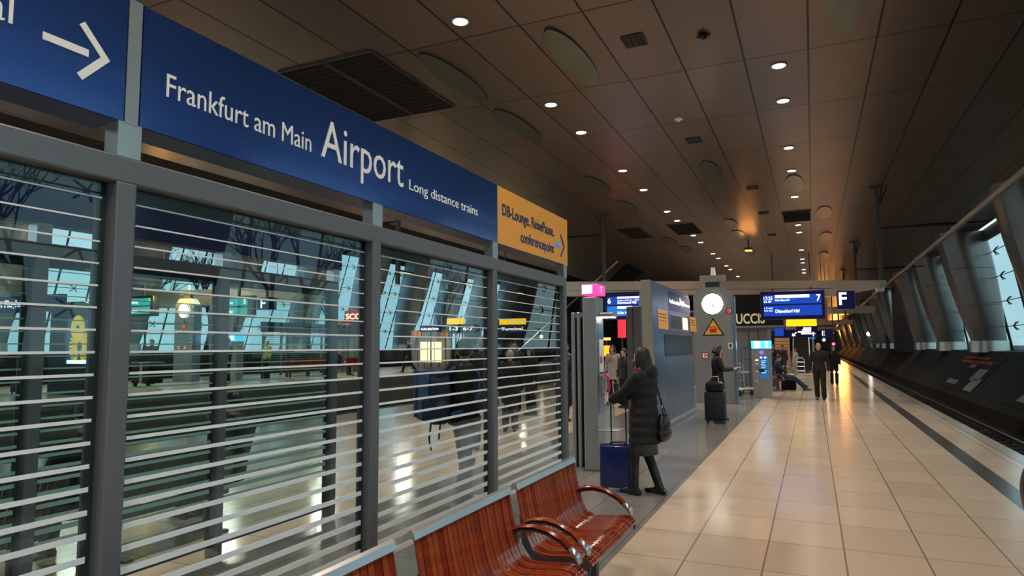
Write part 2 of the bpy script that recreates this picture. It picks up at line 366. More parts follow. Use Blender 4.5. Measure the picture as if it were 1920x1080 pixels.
def shaft(base, top, rb, rm, rt, name, parent, m):
    base, top = Vector(base), Vector(top); mb = MB(); n = 28; rings = []
    N = 14
    for i in range(N+1):
        t = i/N
        r = rb*(1-t) + rt*t + rm*math.sin(PI*t)
        c = base.lerp(top, t)
        ring = []
        for k in range(n):
            a = 2*PI*k/n
            rr = r*(1+(.10 if k in (11, 17) else 0))
            ring.append(mb.bm.verts.new(c + Vector((math.cos(a)*rr, math.sin(a)*rr*.88, 0))))
        rings.append(ring)
    for i in range(N):
        for k in range(n): mb.bm.faces.new((rings[i][k], rings[i][(k+1) % n], rings[i+1][(k+1) % n], rings[i+1][k]))
    mb.bm.faces.new(rings[0][::-1]); mb.bm.faces.new(rings[-1])
    o = mb.build(name, m, parent, smooth=True, wn=True); return o
ORD = ['first', 'second', 'third', 'fourth', 'fifth', 'sixth', 'seventh', 'eighth', 'ninth', 'tenth', 'eleventh', 'twelfth', 'thirteenth', 'fourteenth',
       'fifteenth', 'sixteenth', 'seventeenth', 'eighteenth', 'nineteenth', 'twentieth', 'twenty-first', 'twenty-second', 'twenty-third', 'twenty-fourth', 'twenty-fifth', 'twenty-sixth']
def column(x, y, side, label, group, z0=1.38, lean=.85, ztop=CZ, r=(.66, .10, .98)):
    t = thing('leaning_column', label, 'column', (x, y, z0), 0, group)
    s = -1 if side == 'R' else 1
    shaft((0, 0, .42), (s*lean, 0, ztop-z0), *r, 'shaft', t, 'column_metal' if side == 'R' else 'column_daylit')
    MB().cyl((0, 0, -.05), (-s*.03*0, 0, .45), r[0]*1.12, r[0]*1.10, 28).build('plinth', 'steel_light', t, smooth=True, wn=True)
    mb = MB()
    for k in (.33, .66):
        c = Vector((s*lean*k, 0, .42+(ztop-z0-.42)*k)); rr = r[0]*(1-k)+r[2]*k+r[1]*math.sin(PI*k)
        mb.tube([c+Vector((math.cos(a)*rr*1.0, math.sin(a)*rr*.88, 0)) for a in [2*PI*j/24 for j in range(24)]], .012, 6, closed=True)
    mb.build('seam', 'steel_dark', t)
    return t
RY = [9.05 + 8.85*k for k in range(26)]
RY[1:3] = [16.6, 25.3]
RY = [y for y in RY if not (55 < y < 70 or 112 < y < 122)]
for i, y in enumerate(RY):
    column(7.15, y, 'R', 'grey metal-clad column leaning over the right-hand track, %s from the near end' % ORD[i], 'leaning columns along the right track')
LY = [4 + 6.4*k for k in range(11)]
struct('wall_left_end', MB().box((-36, 76, -1), (-11, 76.3, 9.7)).box((-11.3, 76, -1), (-11, 260, 9.7)), 'concrete_dark')
for i, y in enumerate(LY):
    column(-32.9, y, 'L', 'daylit metal-clad column leaning inward behind the opposite platform, %s from the near end' % ORD[i], 'leaning columns behind the opposite platform', 1.5, 2.2, 9.6, (.7, .2, 1.25))

# glazing between the columns
NW = [0]
def window(x0, x1, z0, z1, ya, yb, nm, sgn, detail):
    NW[0] += 1
    w = thing('window_%d' % NW[0], None, None, (x0, ya, z0)); w['kind'] = 'structure'
    fr = MB(); d = Vector((x1-x0, 0, z1-z0)); L = yb-ya
    for k in range(nm+1):
        y = L*k/nm; fr.tube([(0, y, 0), (d.x, y, d.z)], .055, 4)
    fr.tube([(0, 0, 0), (0, L, 0)], .05, 4); fr.box((d.x-.1, 0, d.z-.45), (d.x+.12, L, d.z))
    fr.build('window_frame', 'mullion', w)
    p = MB(); e = sgn*.05
    p.quadface([(e, 0, 0), (e, L, 0), (e+d.x, L, d.z), (e+d.x, 0, d.z)]); p.build('pane', 'glass_window' if sgn > 0 else 'glass_window_left', w)
    if detail:
        f = MB(); rows = 5
        for r_ in range(1, rows):
            c0 = d*(r_/rows)
            f.tube([c0+Vector((-sgn*.12, 0, 0)), c0+Vector((-sgn*.12, L, 0))], .018, 5)
            for k in range(nm):
                cy_ = L*(k+.5)/nm
                for a, b in ((-1, -1), (-1, 1), (1, -1), (1, 1)):
                    f.tube([c0+Vector((-sgn*.14, cy_, 0)), c0+Vector((0, cy_+a*.17, b*.17))], .022, 5)
        f.build('spider_fitting', 'black', w)
ys = [0.2] + RY
for i in range(len(ys)-1):
    if ys[i+1]-ys[i] > 11: continue
    window(8.0, 7.15, 1.38, CZ, ys[i], ys[i+1], 3, 1, ys[i] < 50)
window(8.0, 7.15, 1.38, CZ, -13.5, .2, 3, 1, True)
for i in range(len(LY)-1):
    window(-34.6, -32.0, 1.5, 9.6, LY[i], LY[i+1], 4, -1, True)
window(-34.6, -32.0, 1.5, 9.6, -10, 4, 4, -1, False)

# bare winter trees outside the glazing
def tree(x, y, h, label, group, seed):
    rnd = random.Random(seed); t = thing('bare_tree', label, 'tree', (x, y, 1.2), 0, group); mb = MB(); tw = MB()
    def br(p, d, L, r, lev):
        q = p + d*L; (mb if lev < 2 else tw).tube([p, (p+q)/2+Vector((rnd.uniform(-.05, .05)*L, rnd.uniform(-.05, .05)*L, 0)), q], [r, r*.8, r*.6], 5 if lev < 2 else 3)
        if lev >= 4: return
        for _ in range(4 if lev < 3 else 3):
            dd = (d + Vector((rnd.uniform(-.8, .8), rnd.uniform(-.8, .8), rnd.uniform(-.15, .5)))).normalized()
            br(p.lerp(q, rnd.uniform(.55, 1)), dd, L*rnd.uniform(.55, .75), r*.5, lev+1)
    br(Vector((0, 0, 0)), Vector((0, 0, 1)), h*.38, h*.022, 0)
    mb.build('trunk', 'bark', t); tw.build('twigs', 'bark', t)
for i, (x, y, h) in enumerate([(20, 6, 9), (23, 15, 11), (19, 24, 9), (25, 33, 12), (21, 43, 10), (27, 54, 12)]):
    tree(x, y, h, 'bare winter tree outside the right-hand glazing, %s from the near end' % ORD[i], 'trees outside the right glazing', i)
for i, (x, y, h) in enumerate([(-52, 14, 13), (-56, 25, 15), (-50, 37, 12), (-58, 50, 15), (-54, 64, 13)]):
    tree(x, y, h, 'bare winter tree beyond the windows of the opposite platform, %s from the near end' % ORD[i], 'trees beyond the opposite windows', 20+i)

# rails
def rail(x, label): 
    mb = MB().box((x-.035, -14, -.83), (x+.035, 250, -.79), 0).box((x-.01, -14, -.93), (x+.01, 250, -.83)).box((x-.07, -14, -.95), (x+.07, 250, -.93))
    o = mb.build('rail', 'rail_steel'); tag(o, label, 'rail', 'running rails')
rail(3.28, 'running rail of the right-hand track, nearest the platform edge'); rail(4.72, 'running rail of the right-hand track, nearest the sloping bank')
rail(-12.4, 'left track rail nearest our platform'); rail(-13.85, 'second rail left of our platform'); rail(-16.4, 'third rail left of our platform'); rail(-17.85, 'rail below the opposite platform edge')
sl = MB()
for k in range(160): sl.box((2.95, -2+k*.62, -.955), (5.05, -1.74+k*.62, -.925))
o = sl.build('sleepers', 'concrete_dark'); tag(o, 'dark concrete sleepers of the right-hand track', 'sleepers', kind='stuff')

# overhead conductor rail, posts and arms of the right track
o = MB().box((3.87, 2, 4.98), (3.95, 200, 5.06)).box((3.84, 2, 5.06), (3.98, 200, 5.09)).build('overhead_conductor_rail', 'steel_light')
tag(o, 'thin metal overhead conductor rail running above the right-hand track', 'overhead rail')
def catenary(name, x, y, s, label, group, zt=CZ, zb=3.6, za=5.35, reach=2.9):
    t = thing(name, label, 'overhead post', (x, y, zb), 0, group)
    MB().box((-.055, -.055, 0), (.055, .055, zt-zb)).build('post', 'steel_dark', t)
    MB().box((-.2, -.1, zt-zb-.06), (.2, .1, zt-zb)).build('ceiling_plate', 'steel_dark', t)
    mb = MB().tube([(0, 0, za-zb), (s*reach*.35, 0, za-zb)], .03, 8).tube([(s*reach*.35, 0, za-zb), (s*reach*.75, 0, za-zb)], [(.05, .05), (.05, .05)], 8).tube([(s*reach*.75, 0, za-zb), (s*reach, 0, za-zb)], .025, 8)
    mb.tube([(s*reach*.64, 0, za-zb), (s*reach*.64, 0, 5.07-zb)], .02, 6)
    mb.build('arm', 'black', t)
    MB().tube([(s*.15, 0, zt-zb-.02), (s*.05, 0, zt-zb-.55)], .02, 6).tube([(s*.3, 0, zt-zb), (s*.1, 0, zt-zb-.5), (s*.06, 0, zt-zb-.62)], .018, 6).build('brace', 'black', t)
for i, y in enumerate([23.6, 36.0, 49.0, 62.0]):
    catenary('catenary_post', 2.05, y, 1, ['nearest dark hanging post with an arm to the right-hand overhead rail', 'dark hanging post with arm, second along the right-hand track', 'dark hanging post with arm, third along the right-hand track', 'dark hanging post with arm, farthest along the right-hand track'][i], 'hanging posts along the right track')
catenary('catenary_post', -7.05, 23.9, -1, 'dark post hanging from the ceiling behind the pink-topped phone pillar', 'hanging posts on the left side', za=5.9)
catenary('catenary_post', -11.6, 17, -1, 'dark post hanging over the left-hand track seen through the glass', 'hanging posts on the left side', za=5.6)

# ---------------------------------------------------------------- recessed ceiling lights
def downlight(x, y, label, group, e):
    t = thing('ceiling_downlight', label, 'ceiling light', (x, y, CZ), 0, group)
    mb = MB(); mb.tube([(math.cos(a)*.125, math.sin(a)*.125, -.012) for a in [2*PI*k/28 for k in range(28)]], [(.016, .016)]*28, 6, closed=True)
    mb.build('trim_ring', 'alu', t, smooth=True)
    MB().cyl((0, 0, -.02), (0, 0, -.004), .108, n=28).build('lamp_glass', 'light_emit', t)
    l = bpy.data.lights.new('lamp', 'SPOT'); l.energy = e; l.color = (1, .82, .66); l.spot_size = math.radians(108); l.spot_blend = .6; l.shadow_soft_size = .09
    lo = bpy.data.objects.new('lamp', l); COL.objects.link(lo); lo.parent = t; lo.location = (0, 0, -.06)
EL = 430
LL = [8.61, 12.5, 14.47, 18.21, 20.78, 24.57, 26.57, 30.51, 32.73, 37.04, 39.23, 43.14, 45.38, 50.2]
LR = [12.47, 14.35, 17.91, 20.34, 24.01, 29.78, 31.79, 37.75, 41.78, 43.68, 47.72, 49.84]
for i, y in enumerate(LL): downlight(-4.76, y, 'round white ceiling downlight, %s nearest in the left-hand row' % ORD[i], 'downlights of the left-hand row', EL)
for i, y in enumerate(LR): downlight(-.35, y, 'round white ceiling downlight, %s nearest in the right-hand row' % ORD[i], 'downlights of the right-hand row', EL)
for x, r_ in ((-4.76, 'left'), (-.35, 'right')):
    for y, w in ((6.4, 'almost overhead'), (2.4, 'straight overhead'), (-1.5, 'just behind the viewpoint'), (-6, 'well behind the viewpoint'), (-11, 'far behind the viewpoint'), (-16, 'in the hall behind the viewpoint'), (-22, 'deep in the hall behind the viewpoint')):
        downlight(x, y, 'ceiling downlight of the %s-hand row, %s' % (r_, w), 'downlights above and behind the viewpoint', EL)
for x, r_ in ((-4.76, 'left'), (-.35, 'right')):
    for k, y in enumerate((56, 64, 74, 86, 100)):
        downlight(x, y, 'tiny distant ceiling downlight of the %s-hand row, %s of the far group' % (r_, ORD[k]), 'far downlights', EL*1.6)

# oval discs in the ceiling
def disc(x, y, m, label, a=.27, b=1.23):
    t = MB(); n = 48
    P0 = [t.bm.verts.new((math.cos(2*PI*k/n)*a, math.sin(2*PI*k/n)*b, -.035)) for k in range(n)]
    P1 = [t.bm.verts.new((math.cos(2*PI*k/n)*a, math.sin(2*PI*k/n)*b, 0.0)) for k in range(n)]
    t.bm.faces.new(P0[::-1]); t.bm.faces.new(P1)
    for k in range(n): t.bm.faces.new((P0[k], P0[(k+1) % n], P1[(k+1) % n], P1[k]))
    o = t.build('ceiling_disc', m); o.location = (x, y, CZ); tag(o, label, 'ceiling disc', 'oval discs in the ceiling')
disc(-5.91, 10.52, 'disc_green', 'long dull green oval ceiling disc right beside the black louvred recess')
disc(-3.62, 10.63, 'disc_mirror', 'large mirrored oval ceiling disc left of the black grille, reflecting the platform')
disc(-5.91, 13.48, 'disc_green', 'dull green oval ceiling disc just beyond the first one, above the yellow sign')
disc(-5.91, 19.58, 'disc_green', 'small dull green oval ceiling disc left of the fifth downlight')
disc(-5.91, 23.2, 'disc_mirror', 'pale mirrored oval ceiling disc peeking over the yellow sign')
disc(-2.47, 19.44, 'disc_mirror', 'mirrored oval ceiling disc beside the small grille in mid ceiling')
disc(-.33, 22.09, 'disc_mirror', 'mirrored oval ceiling disc between two downlights of the right row')
disc(.66, 10.3, 'disc_mirror', 'pale green oval ceiling disc cut by the top edge of the picture')
disc(-2.88, 28.4, 'disc_mirror', 'mirrored oval ceiling disc in the orange glow, nearer of two')
disc(-2.85, 31.2, 'disc_mirror', 'mirrored oval ceiling disc in the orange glow, farther of two')
disc(-6.05, 31.7, 'disc_green', 'dark green oval ceiling disc beyond the left ceiling recesses, nearer')
disc(-5.8, 34.8, 'disc_green', 'dark green oval ceiling disc beyond the left ceiling recesses, farther')
disc(.6, 27.4, 'disc_mirror', 'mirrored oval ceiling disc right of the ceiling recess')
disc(.75, 33.5, 'disc_mirror', 'mirrored oval ceiling disc right of the right row, second')
disc(.75, 40.5, 'disc_mirror', 'mirrored oval ceiling disc right of the right row, third')
disc(-2.9, 37.5, 'disc_green', 'dark oval ceiling disc in mid ceiling near the clock pillar top')
def recess(x0, x1, y0, y1, label):
    t = thing('ceiling_recess', label, 'ceiling recess', ((x0+x1)/2, (y0+y1)/2, CZ)); a, b = (x1-x0)/2, (y1-y0)/2
    MB().box((-a, -b, -.012), (a, b, 0)).build('dark_panel', 'black_matte', t)
    mb = MB()
    for s in (-1, 1): mb.box((s*a-.012, -b, -.03), (s*a+.012, b, 0)).box((-a, s*b-.02, -.03), (a, s*b+.02, 0))
    mb.build('frame', 'steel_dark', t); mb = MB()
    k = -b+.12
    while k < b: mb.box((-a, k-.008, -.02), (a, k+.008, -.01)); k += .16
    mb.build('louvres', 'black_matte', t)
recess(-7.62, -6.62, 8.85, 11.75, 'black louvred ceiling recess right above the word Airport')
recess(-8.68, -7.68, 8.85, 11.75, 'black louvred ceiling recess half hidden behind the blue sign')
recess(-7.5, -6.5, 27.3, 30.2, 'dark ceiling recess left of the clock pillar, farther left one')
recess(-5.35, -4.95+.7, 27.3, 30.0, 'dark ceiling recess beside the left row of downlights')
recess(-.86, .13, 26.6, 28.9, 'dark ceiling recess in the right-hand row of downlights')
def grille(x, y, w, d, label, m='black'):
    t = thing('ceiling_grille', label, 'ceiling grille', (x, y, CZ), 0, 'small air grilles in the ceiling')
    MB().box((-w/2, -d/2, -.01), (w/2, d/2, 0)).build('backing', m, t)
    mb = MB()
    for k in range(7): yy = -d/2+d*k/6; mb.box((-w/2, yy-.006, -.02), (w/2, yy+.006, -.008))
    for k in range(5): xx = -w/2+w*k/4; mb.box((xx-.006, -d/2, -.02), (xx+.006, d/2, -.008))
    mb.build('slat', 'steel_dark', t)
grille(-2.48, 10.4, .36, .42, 'black air grille in the ceiling near the top edge, nearest one')
grille(-2.45, 16.25, .36, .42, 'black air grille in the ceiling beyond the smoke detector')
grille(-1.55, 22.1, .36, .42, 'black air grille left of the mirrored disc in the right row')
grille(-1.5, 26.5, .36, .42, 'small air grille close to the recess in the right row')
grille(-1.5, 32, .36, .42, 'small air grille between the two far rows of lights')
t = thing('security_camera', 'black dome camera hanging from the ceiling near the top edge', 'camera', (-1.41, 10.66, CZ))
MB().cyl((0, 0, -.03), (0, 0, 0), .075).build('base', 'black', t); MB().ball((0, 0, -.04), .06).build('dome', 'black_plastic', t, smooth=True)
MB().tube([(0, 0, -.05), (-.10, 0, -.035)], .02, 8).tube([(0, 0, -.05), (.11, 0, -.02)], .02, 8).build('arm', 'black', t)
t = thing('smoke_detector', 'small white round smoke detector on the ceiling', 'smoke detector', (-2.51, 14.53, CZ))
MB().cyl((0, 0, -.03), (0, 0, 0), .085).build('base', 'sign_white', t); MB().cyl((0, 0, -.075), (0, 0, -.03), .03, .045).build('sensor', 'sign_white', t)

# ================================================================ GLASS PARTITIONS OF THE SHELTER
def partition(name, label, X, ys_, zr0, zr1, zs0, stripe_m, glass_m, near):
    t = thing(name, label, 'glass partition', (X, ys_[0], 0))
    y0, y1 = ys_[0], ys_[-1]+.08; d = .088; s = -1
    xa, xb = (-d, 0) if near else (-.05, .06)
    for y in ys_:
        MB().box((xa, y-ys_[0], 0), (xb, y-ys_[0]+.08, zr0+.004), .008).build('post', 'steel_frame', t)
        MB().box((xa, y-ys_[0]-.005, 0), (xb+.012, y-ys_[0]+.085, .012)).build('foot_plate', 'steel_light', t)
        MB().box((xa+.015, y-ys_[0]-.004, zr1-.002), (xb-.001, y-ys_[0]+.088, zs0+.004)).build('sign_bracket', 'steel_light', t)
    MB().box((xa, 0, zr0), (xb, y1-ys_[0], zr1), .008).build('top_rail', 'steel_frame', t)
    xg = -.05 if near else 0
    for i in range(len(ys_)-1):
        a, b = ys_[i]+.08-ys_[0], ys_[i+1]-ys_[0]
        g = MB().box((xg-.004, a+.004, .14), (xg+.004, b-.004, zr0)).build('glass_pane', glass_m, t)
        mb = MB(); z = (2.221 if near else 2.19); 
        while z > .44:
            f = max(0, (2.22-z)/1.78); th = .0055+.031*f**1.9
            mb.box((xg+.0045, a+.03, z-th/2), (xg+.0065, b-.022, z+th/2)); z -= .0785
        mb.build('stripes', stripe_m, g, label='white horizontal safety stripes, thicker towards the bottom')
        MB().box((xg-.02, a, zr0-.05), (xg-.006, b, zr0)).box((xg-.02, b-.034, .1), (xg-.006, b, zr0)).box((xg-.02, a, .1), (xg+.02, b, .14)).build('glazing_bead', 'steel_dark', g)
    return t
XN = -2.25
partition('glass_partition', 'grey metal and striped glass shelter wall beside the benches, under the blue airport sign', XN, [.0, 1.53, 3.05, 4.60, 6.22], 2.283, 2.381, 2.505, 'glass_stripe', 'glass', True)
XF = -4.47
partition('glass_partition', 'rear striped glass shelter wall seen through the front one', XF, [-.3, 1.1, 2.50, 3.94, 5.33], 2.26, 2.36, 2.48, 'glass_stripe_dimmed', 'glass_far', False)

def sign_board(name, label, X, ya, yb, z0, z1, m, dpt=.16):
    t = thing(name, label, 'sign', (X, ya, z0))
    MB().box((-dpt, 0, 0), (-.004, yb-ya, z1-z0)).build('housing', 'sign_back', t)
    MB().box((-.004, .002, .003), (0, yb-ya-.002, z1-z0-.003)).build('face', m, t)
    return t
ZS0, ZS1 = 2.505, 2.978
s1 = sign_board('platform_sign', 'long blue platform sign reading Frankfurt am Main Airport Long distance trains', XN, 1.605, 4.675, ZS0, ZS1, 'sign_blue')
s0 = sign_board('direction_sign', 'blue sign with a white arrow at the left edge, over the shelter wall', XN, -1.2, 1.545, ZS0, ZS1, 'sign_blue')
s2 = sign_board('lounge_sign', 'yellow-orange sign for lounge and conference rooms with a blue arrow', XN, 4.685, 6.335, ZS0, ZS1, 'sign_yellow')
MB().box((-.14, 0, 0), (.001, .052, ZS1-ZS0)).build('joint_strip', 'sign_strip', s1).location = (0, -.057, 0)
MB().box((-.14, 0, 0), (.002, .01, ZS1-ZS0)).build('joint_strip', 'sign_strip', s2).location = (0, -.01, 0)
text('lettering', 'Frankfurt am Main', (XN+.001, 1.71, 2.66), '+X', .098, 'sign_white', s1, width=.815)
text('lettering', 'Airport', (XN+.001, 2.60, 2.66), '+X', .215, 'sign_white', s1, width=.745)
text('lettering', 'Long distance trains', (XN+.001, 3.41, 2.663), '+X', .068, 'sign_white', s1, width=.925)
text('lettering', 'DB-Lounge, ReisePause,', (XN+.001, 4.77, 2.752), '+X', .098, 'sign_blue', s2, width=1.17, bold=.006)
text('lettering', 'conferencepoint', (XN+.001, 5.14, 2.585), '+X', .098, 'sign_blue', s2, width=.80, bold=.006)
def bar(mb, a, b, w, X, d=.003):
    a, b = Vector((0, *a)), Vector((0, *b)); dr = (b-a).normalized(); n = Vector((0, -dr.z, dr.y))*w/2
    q = [a-n, b-n, b+n, a+n]
    lo = [mb.bm.verts.new((X, v.y, v.z)) for v in q]; hi = [mb.bm.verts.new((X+d, v.y, v.z)) for v in q]
    mb.bm.faces.new(lo[::-1]); mb.bm.faces.new(hi)
    for i in range(4): mb.bm.faces.new((lo[i], lo[(i+1) % 4], hi[(i+1) % 4], hi[i]))
mb = MB(); bar(mb, (1.255, 2.705), (1.405, 2.705), .026, XN+.001); bar(mb, (1.378, 2.803), (1.472, 2.700), .024, XN+.001); bar(mb, (1.378, 2.612), (1.470, 2.714), .026, XN+.0012)
mb.build('arrow', 'sign_white', s0, world=True)
text('lettering', 'Flughafen Terminal', (XN+.001, 1.165, 2.70), '+X', .098, 'sign_white', s0, right=True, width=.98)
mb = MB(); bar(mb, (5.985, 2.688), (6.10, 2.688), .034, XN+.001); mb.build('arrow', 'lum_blue_mid', s2, world=True)
mb = MB(); bar(mb, (6.13, 2.795), (6.235, 2.682), .026, XN+.001); bar(mb, (6.13, 2.580), (6.235, 2.694), .026, XN+.0012); mb.build('arrow', 'sign_blue', s2, world=True)
sb = sign_board('platform_sign', 'dark blue back of the sign over the rear shelter wall', XF+.06, -1.0, 5.45, 2.48, 2.98, 'sign_back', .12)

# ================================================================ BENCHES
def make_bench(label, y0, L, wd='wood', loc=None, group='slatted wooden benches', rz=0):
    t = thing('slatted_bench', label, 'bench', loc or (-1.72, y0, 0), rz, group)
    prof = [(.0, .80), (.012, .74), (.028, .66), (.048, .58), (.072, .51), (.105, .458), (.15, .432), (.21, .425), (.29, .432), (.37, .440), (.43, .438), (.465, .425), (.48, .40)]
    mb = MB(); n = round(L/.0487); w = L/n
    pf = []
    for i in range(len(prof)-1):
        p0, p1, p2, p3 = (Vector(prof[max(i-1, 0)]), Vector(prof[i]), Vector(prof[i+1]), Vector(prof[min(i+2, len(prof)-1)]))
        for j in range(3):
            f = j/3; pf.append(tuple(.5*((2*p1)+(p2-p0)*f+(2*p0-5*p1+4*p2-p3)*f*f+(3*p1-p0-3*p2+p3)*f**3)))
    pf.append(prof[-1]); prof0, prof = prof, pf
    for k in range(n):
        a, b = k*w+.0045, (k+1)*w-.0045; vs = []
        for i, (x, z) in enumerate(prof):
            p, q = prof[max(i-1, 0)], prof[min(i+1, len(prof)-1)]
            dx, dz = q[0]-p[0], q[1]-p[1]; l = math.hypot(dx, dz); nx, nz = -dz/l*.013*-1, dx/l*.013*-1
            vs.append([mb.bm.verts.new(c) for c in ((x, a, z), (x, b, z), (x+(-nx if 0 else nx)*-1, b, z+nz), (x-nx, a, z+nz))])
        for i in range(len(vs)-1):
            A, B = vs[i], vs[i+1]
            for j in range(4): mb.bm.faces.new((A[j], A[(j+1) % 4], B[(j+1) % 4], B[j]))
        mb.bm.faces.new(vs[0][::-1]); mb.bm.faces.new(vs[-1])
    mb.build('seat_slats', wd, t, smooth=True, wn=True); prof = prof0
    MB().prism([(-.020, .805), (.018, .795), (.022, .800), (.010, .832), (-.004, .842), (-.020, .834)], 'Y', -.012, L+.012).build('top_rail', 'alu', t)
    def arm(y, nm='armrest'):
        pts = [(.04, y, .598), (.10, y, .622), (.18, y, .630), (.27, y, .615), (.36, y, .572), (.425, y, .515)]
        a = MB().tube(pts, [(.012, .026)]*6, 8, side=(0, 0, 1)).build(nm, wd, t, smooth=True, wn=True)
        MB().tube([(p[0], p[1], p[2]-.022) for p in pts], [(.010, .020)]*6, 6, side=(0, 0, 1)).build('arm_underside', 'steel_dark', a)
        MB().tube([(.405, y, .532), (.445, y, .49), (.465, y, .452)], [(.018, .028), (.024, .030), (.012, .036)], 8, side=(0, 0, 1)).build('metal_tip', 'alu', a, smooth=True)
    arm(.03); arm(L-.03)
    for y in (-.004, L-.014):
        mb = MB(); m = [(x, z) for x, z in prof]; low = [(x-.004, z-.04) if i > 4 else (x-.03, z-.01) for i, (x, z) in enumerate(prof)]
        mb.prism([(x, z-.014) for x, z in m[2:]] + [(x, z-.02) for x, z in low[::-1][:9]], 'Y', y, y+.018); mb.build('side_frame', 'steel_dark', t)
    MB().box((.16, -.02, .30), (.26, L+.02, .375), .01).build('beam', 'steel_dark', t)
    for y in (.18, L-.18):
        MB().box((.18, y-.03, .02), (.24, y+.03, .31)).box((-.02, y-.035, 0), (.44, y+.035, .025)).prism([(.06, .33), (.4, .36), (.44, .40), (.08, .40)], 'Y', y-.02, y+.02).build('leg', 'steel_dark', t)
    return t
make_bench('reddish-brown slatted bench farthest along the shelter wall, both armrests visible', 3.82, 1.08)
make_bench('reddish-brown slatted bench in the middle of the row beside the shelter wall', 2.66, 1.05)
make_bench('reddish-brown slatted bench cut off by the bottom edge, nearest the viewer', 1.47, 1.02)
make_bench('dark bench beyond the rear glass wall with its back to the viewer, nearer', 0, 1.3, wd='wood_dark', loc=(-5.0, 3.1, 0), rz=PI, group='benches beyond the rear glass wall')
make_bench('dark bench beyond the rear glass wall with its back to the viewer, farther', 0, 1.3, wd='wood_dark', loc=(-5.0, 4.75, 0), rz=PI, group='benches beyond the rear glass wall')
make_bench('bench between ticket machine and escalator with a seated person', 0, 1.5, loc=(-1.48, 26.3, 0), group='far benches')

# ================================================================ PHONE PILLAR AND ITS NEIGHBOURS
t = thing('phone_pillar', 'tall grey telephone pillar with a glowing pink top and a pink handset', 'telephone', (-2.90, 8.75, 0))
MB().box((0, 0, 0), (.20, .34, 2.37), .012).build('body', 'steel_pillar', t)
MB().box((-.01, -.01, 2.40), (.23, .36, 2.545), .01).build('light_cap', 'lum_pink', t)
MB().box((.004, -.014, 2.415), (.15, -.004, 2.532)).build('cap_panel', 'lum_pink_white', t)
text('lettering', 'T', (-2.665+.001, 8.86, 2.43), '+X', .09, 'lum_pink_white', t, bold=.01)
MB().box((.198, .03, .75), (.205, .31, 2.0)).build('side_panel', 'steel_blue', t)
MB().box((.0, .05, 2.09), (.42, .30, 2.15), .015).build('lamp_shelf', 'steel_light', t)
MB().box((.21, .08, 2.08), (.40, .27, 2.089)).build('lamp_strip', 'lum_lamp', t)
MB().box((.205, .08, 1.33), (.212, .27, 1.78)).build('notice', 'paper', t)
MB().box((.206, .10, 1.45), (.215, .2, 1.54)).build('notice_picture', 'magenta', t)
MB().box((.20, .05, 1.05), (.27, .22, 1.30), .01).box((.27, .08, 1.10), (.28, .19, 1.24)).build('phone_housing', 'alu', t)
mb = MB(); mb.tube([(.31, .06, 1.31), (.345, .05, 1.25), (.35, .05, 1.15), (.33, .05, 1.06)], [.024, .019, .019, .026], 10); mb.build('handset', 'magenta', t, smooth=True)
mb = MB(); mb.tube([(.33, .05, 1.05), (.30, .06, .95), (.34, .08, .84), (.30, .1, .78), (.27, .12, .9)], .008, 6); mb.build('cord', 'alu', t)
MB().box((.15, .0, .535), (.48, .30, .56), .008).build('shelf', 'steel_light', t)
MB().box((-.02, -.02, 0), (.22, .36, .015)).build('base_plate', 'steel_dark', t)
t = thing('metal_post', 'narrow twin metal posts just left of the pink-topped phone pillar', 'post', (-3.14, 8.95, 0))
MB().box((0, 0, 0), (.055, .10, 2.17), .01).build('post', 'steel_pillar', t); MB().box((.085, .0, 0), (.135, .10, 2.17), .01).build('post', 'steel_pillar', t)
MB().box((.055, .06, 0), (.085, .08, 2.1)).box((.135, .05, 0), (.21, .08, 2.1)).build('dark_infill', 'black', t)
t = thing('information_slab', 'tall dark grey slab standing behind the woman at the phone', 'slab', (-2.80, 10.75, 0))
MB().box((0, 0, 0), (.24, .10, 2.34), .012).build('body', 'steel_dark', t); MB().box((.10, -.006, 0), (.112, 0, 2.33)).build('seam', 'black', t)
t = thing('litter_bin', 'round stainless steel litter bin with a slanted lid', 'bin', (-3.02, 10.1, 0))
MB().cyl((0, 0, .03), (0, 0, .80), .165, n=36).build('drum', 'steel_light', t, smooth=True, wn=True)
MB().cyl((0, 0, .80), (0, 0, .90), .165, .09, n=36).build('lid', 'alu', t, smooth=True, wn=True)
MB().cyl((0, 0, 0), (0, 0, .03), .15, n=36).build('foot', 'steel_dark', t)
mb = MB()
for k in range(3): mb.ball((-.07, -.155, .25+.2*k), .042, sc=(1, .25, 1))
mb.build('recycling_symbol', 'steel_dark', t)

# ---- sloping sided kiosk
t = thing('information_kiosk', 'big wedge-shaped metal kiosk with bluish side, dark window and blue plate', 'kiosk', (-2.87, 13.3, 0))
YA, YB = 13.3, 17.9
K = [(0.0, 0.0), (.56, 0), (.50, 2.99), (.14, 2.99), (-.62, 0)]
def kprof(y, f=1): return None
mb = MB(); # body: X grows toward +X side; side face slightly leaning
bx = lambda z: .10-.10*z/3.0
body = [(-.56, 0), (.02, 0), (-.08, 3.02), (-.27, 3.02)]
mb.prism(body, 'Y', .0, 4.5); o = mb.build('body', 'steel_blue', t)
MB().prism([(-.57, .0), (.012, .0), (-.088, 3.03), (-.28, 3.03)], 'Y', -.02, 0.0).build('front_panel', 'steel_brushed', t)
mb = MB()
for z in (.6, 1.2, 1.8, 2.4):
    for x in (-.09, -.24-.09*(3-z)): mb.cyl((x+.02, -.026, z), (x+.02, -.018, z), .010, n=10)
mb.build('rivets', 'steel_dark', t)
MB().box((-.1, 0.0, 0.0), (.10, 4.5, .10), .02).build('kick_rail', 'steel_light', t)
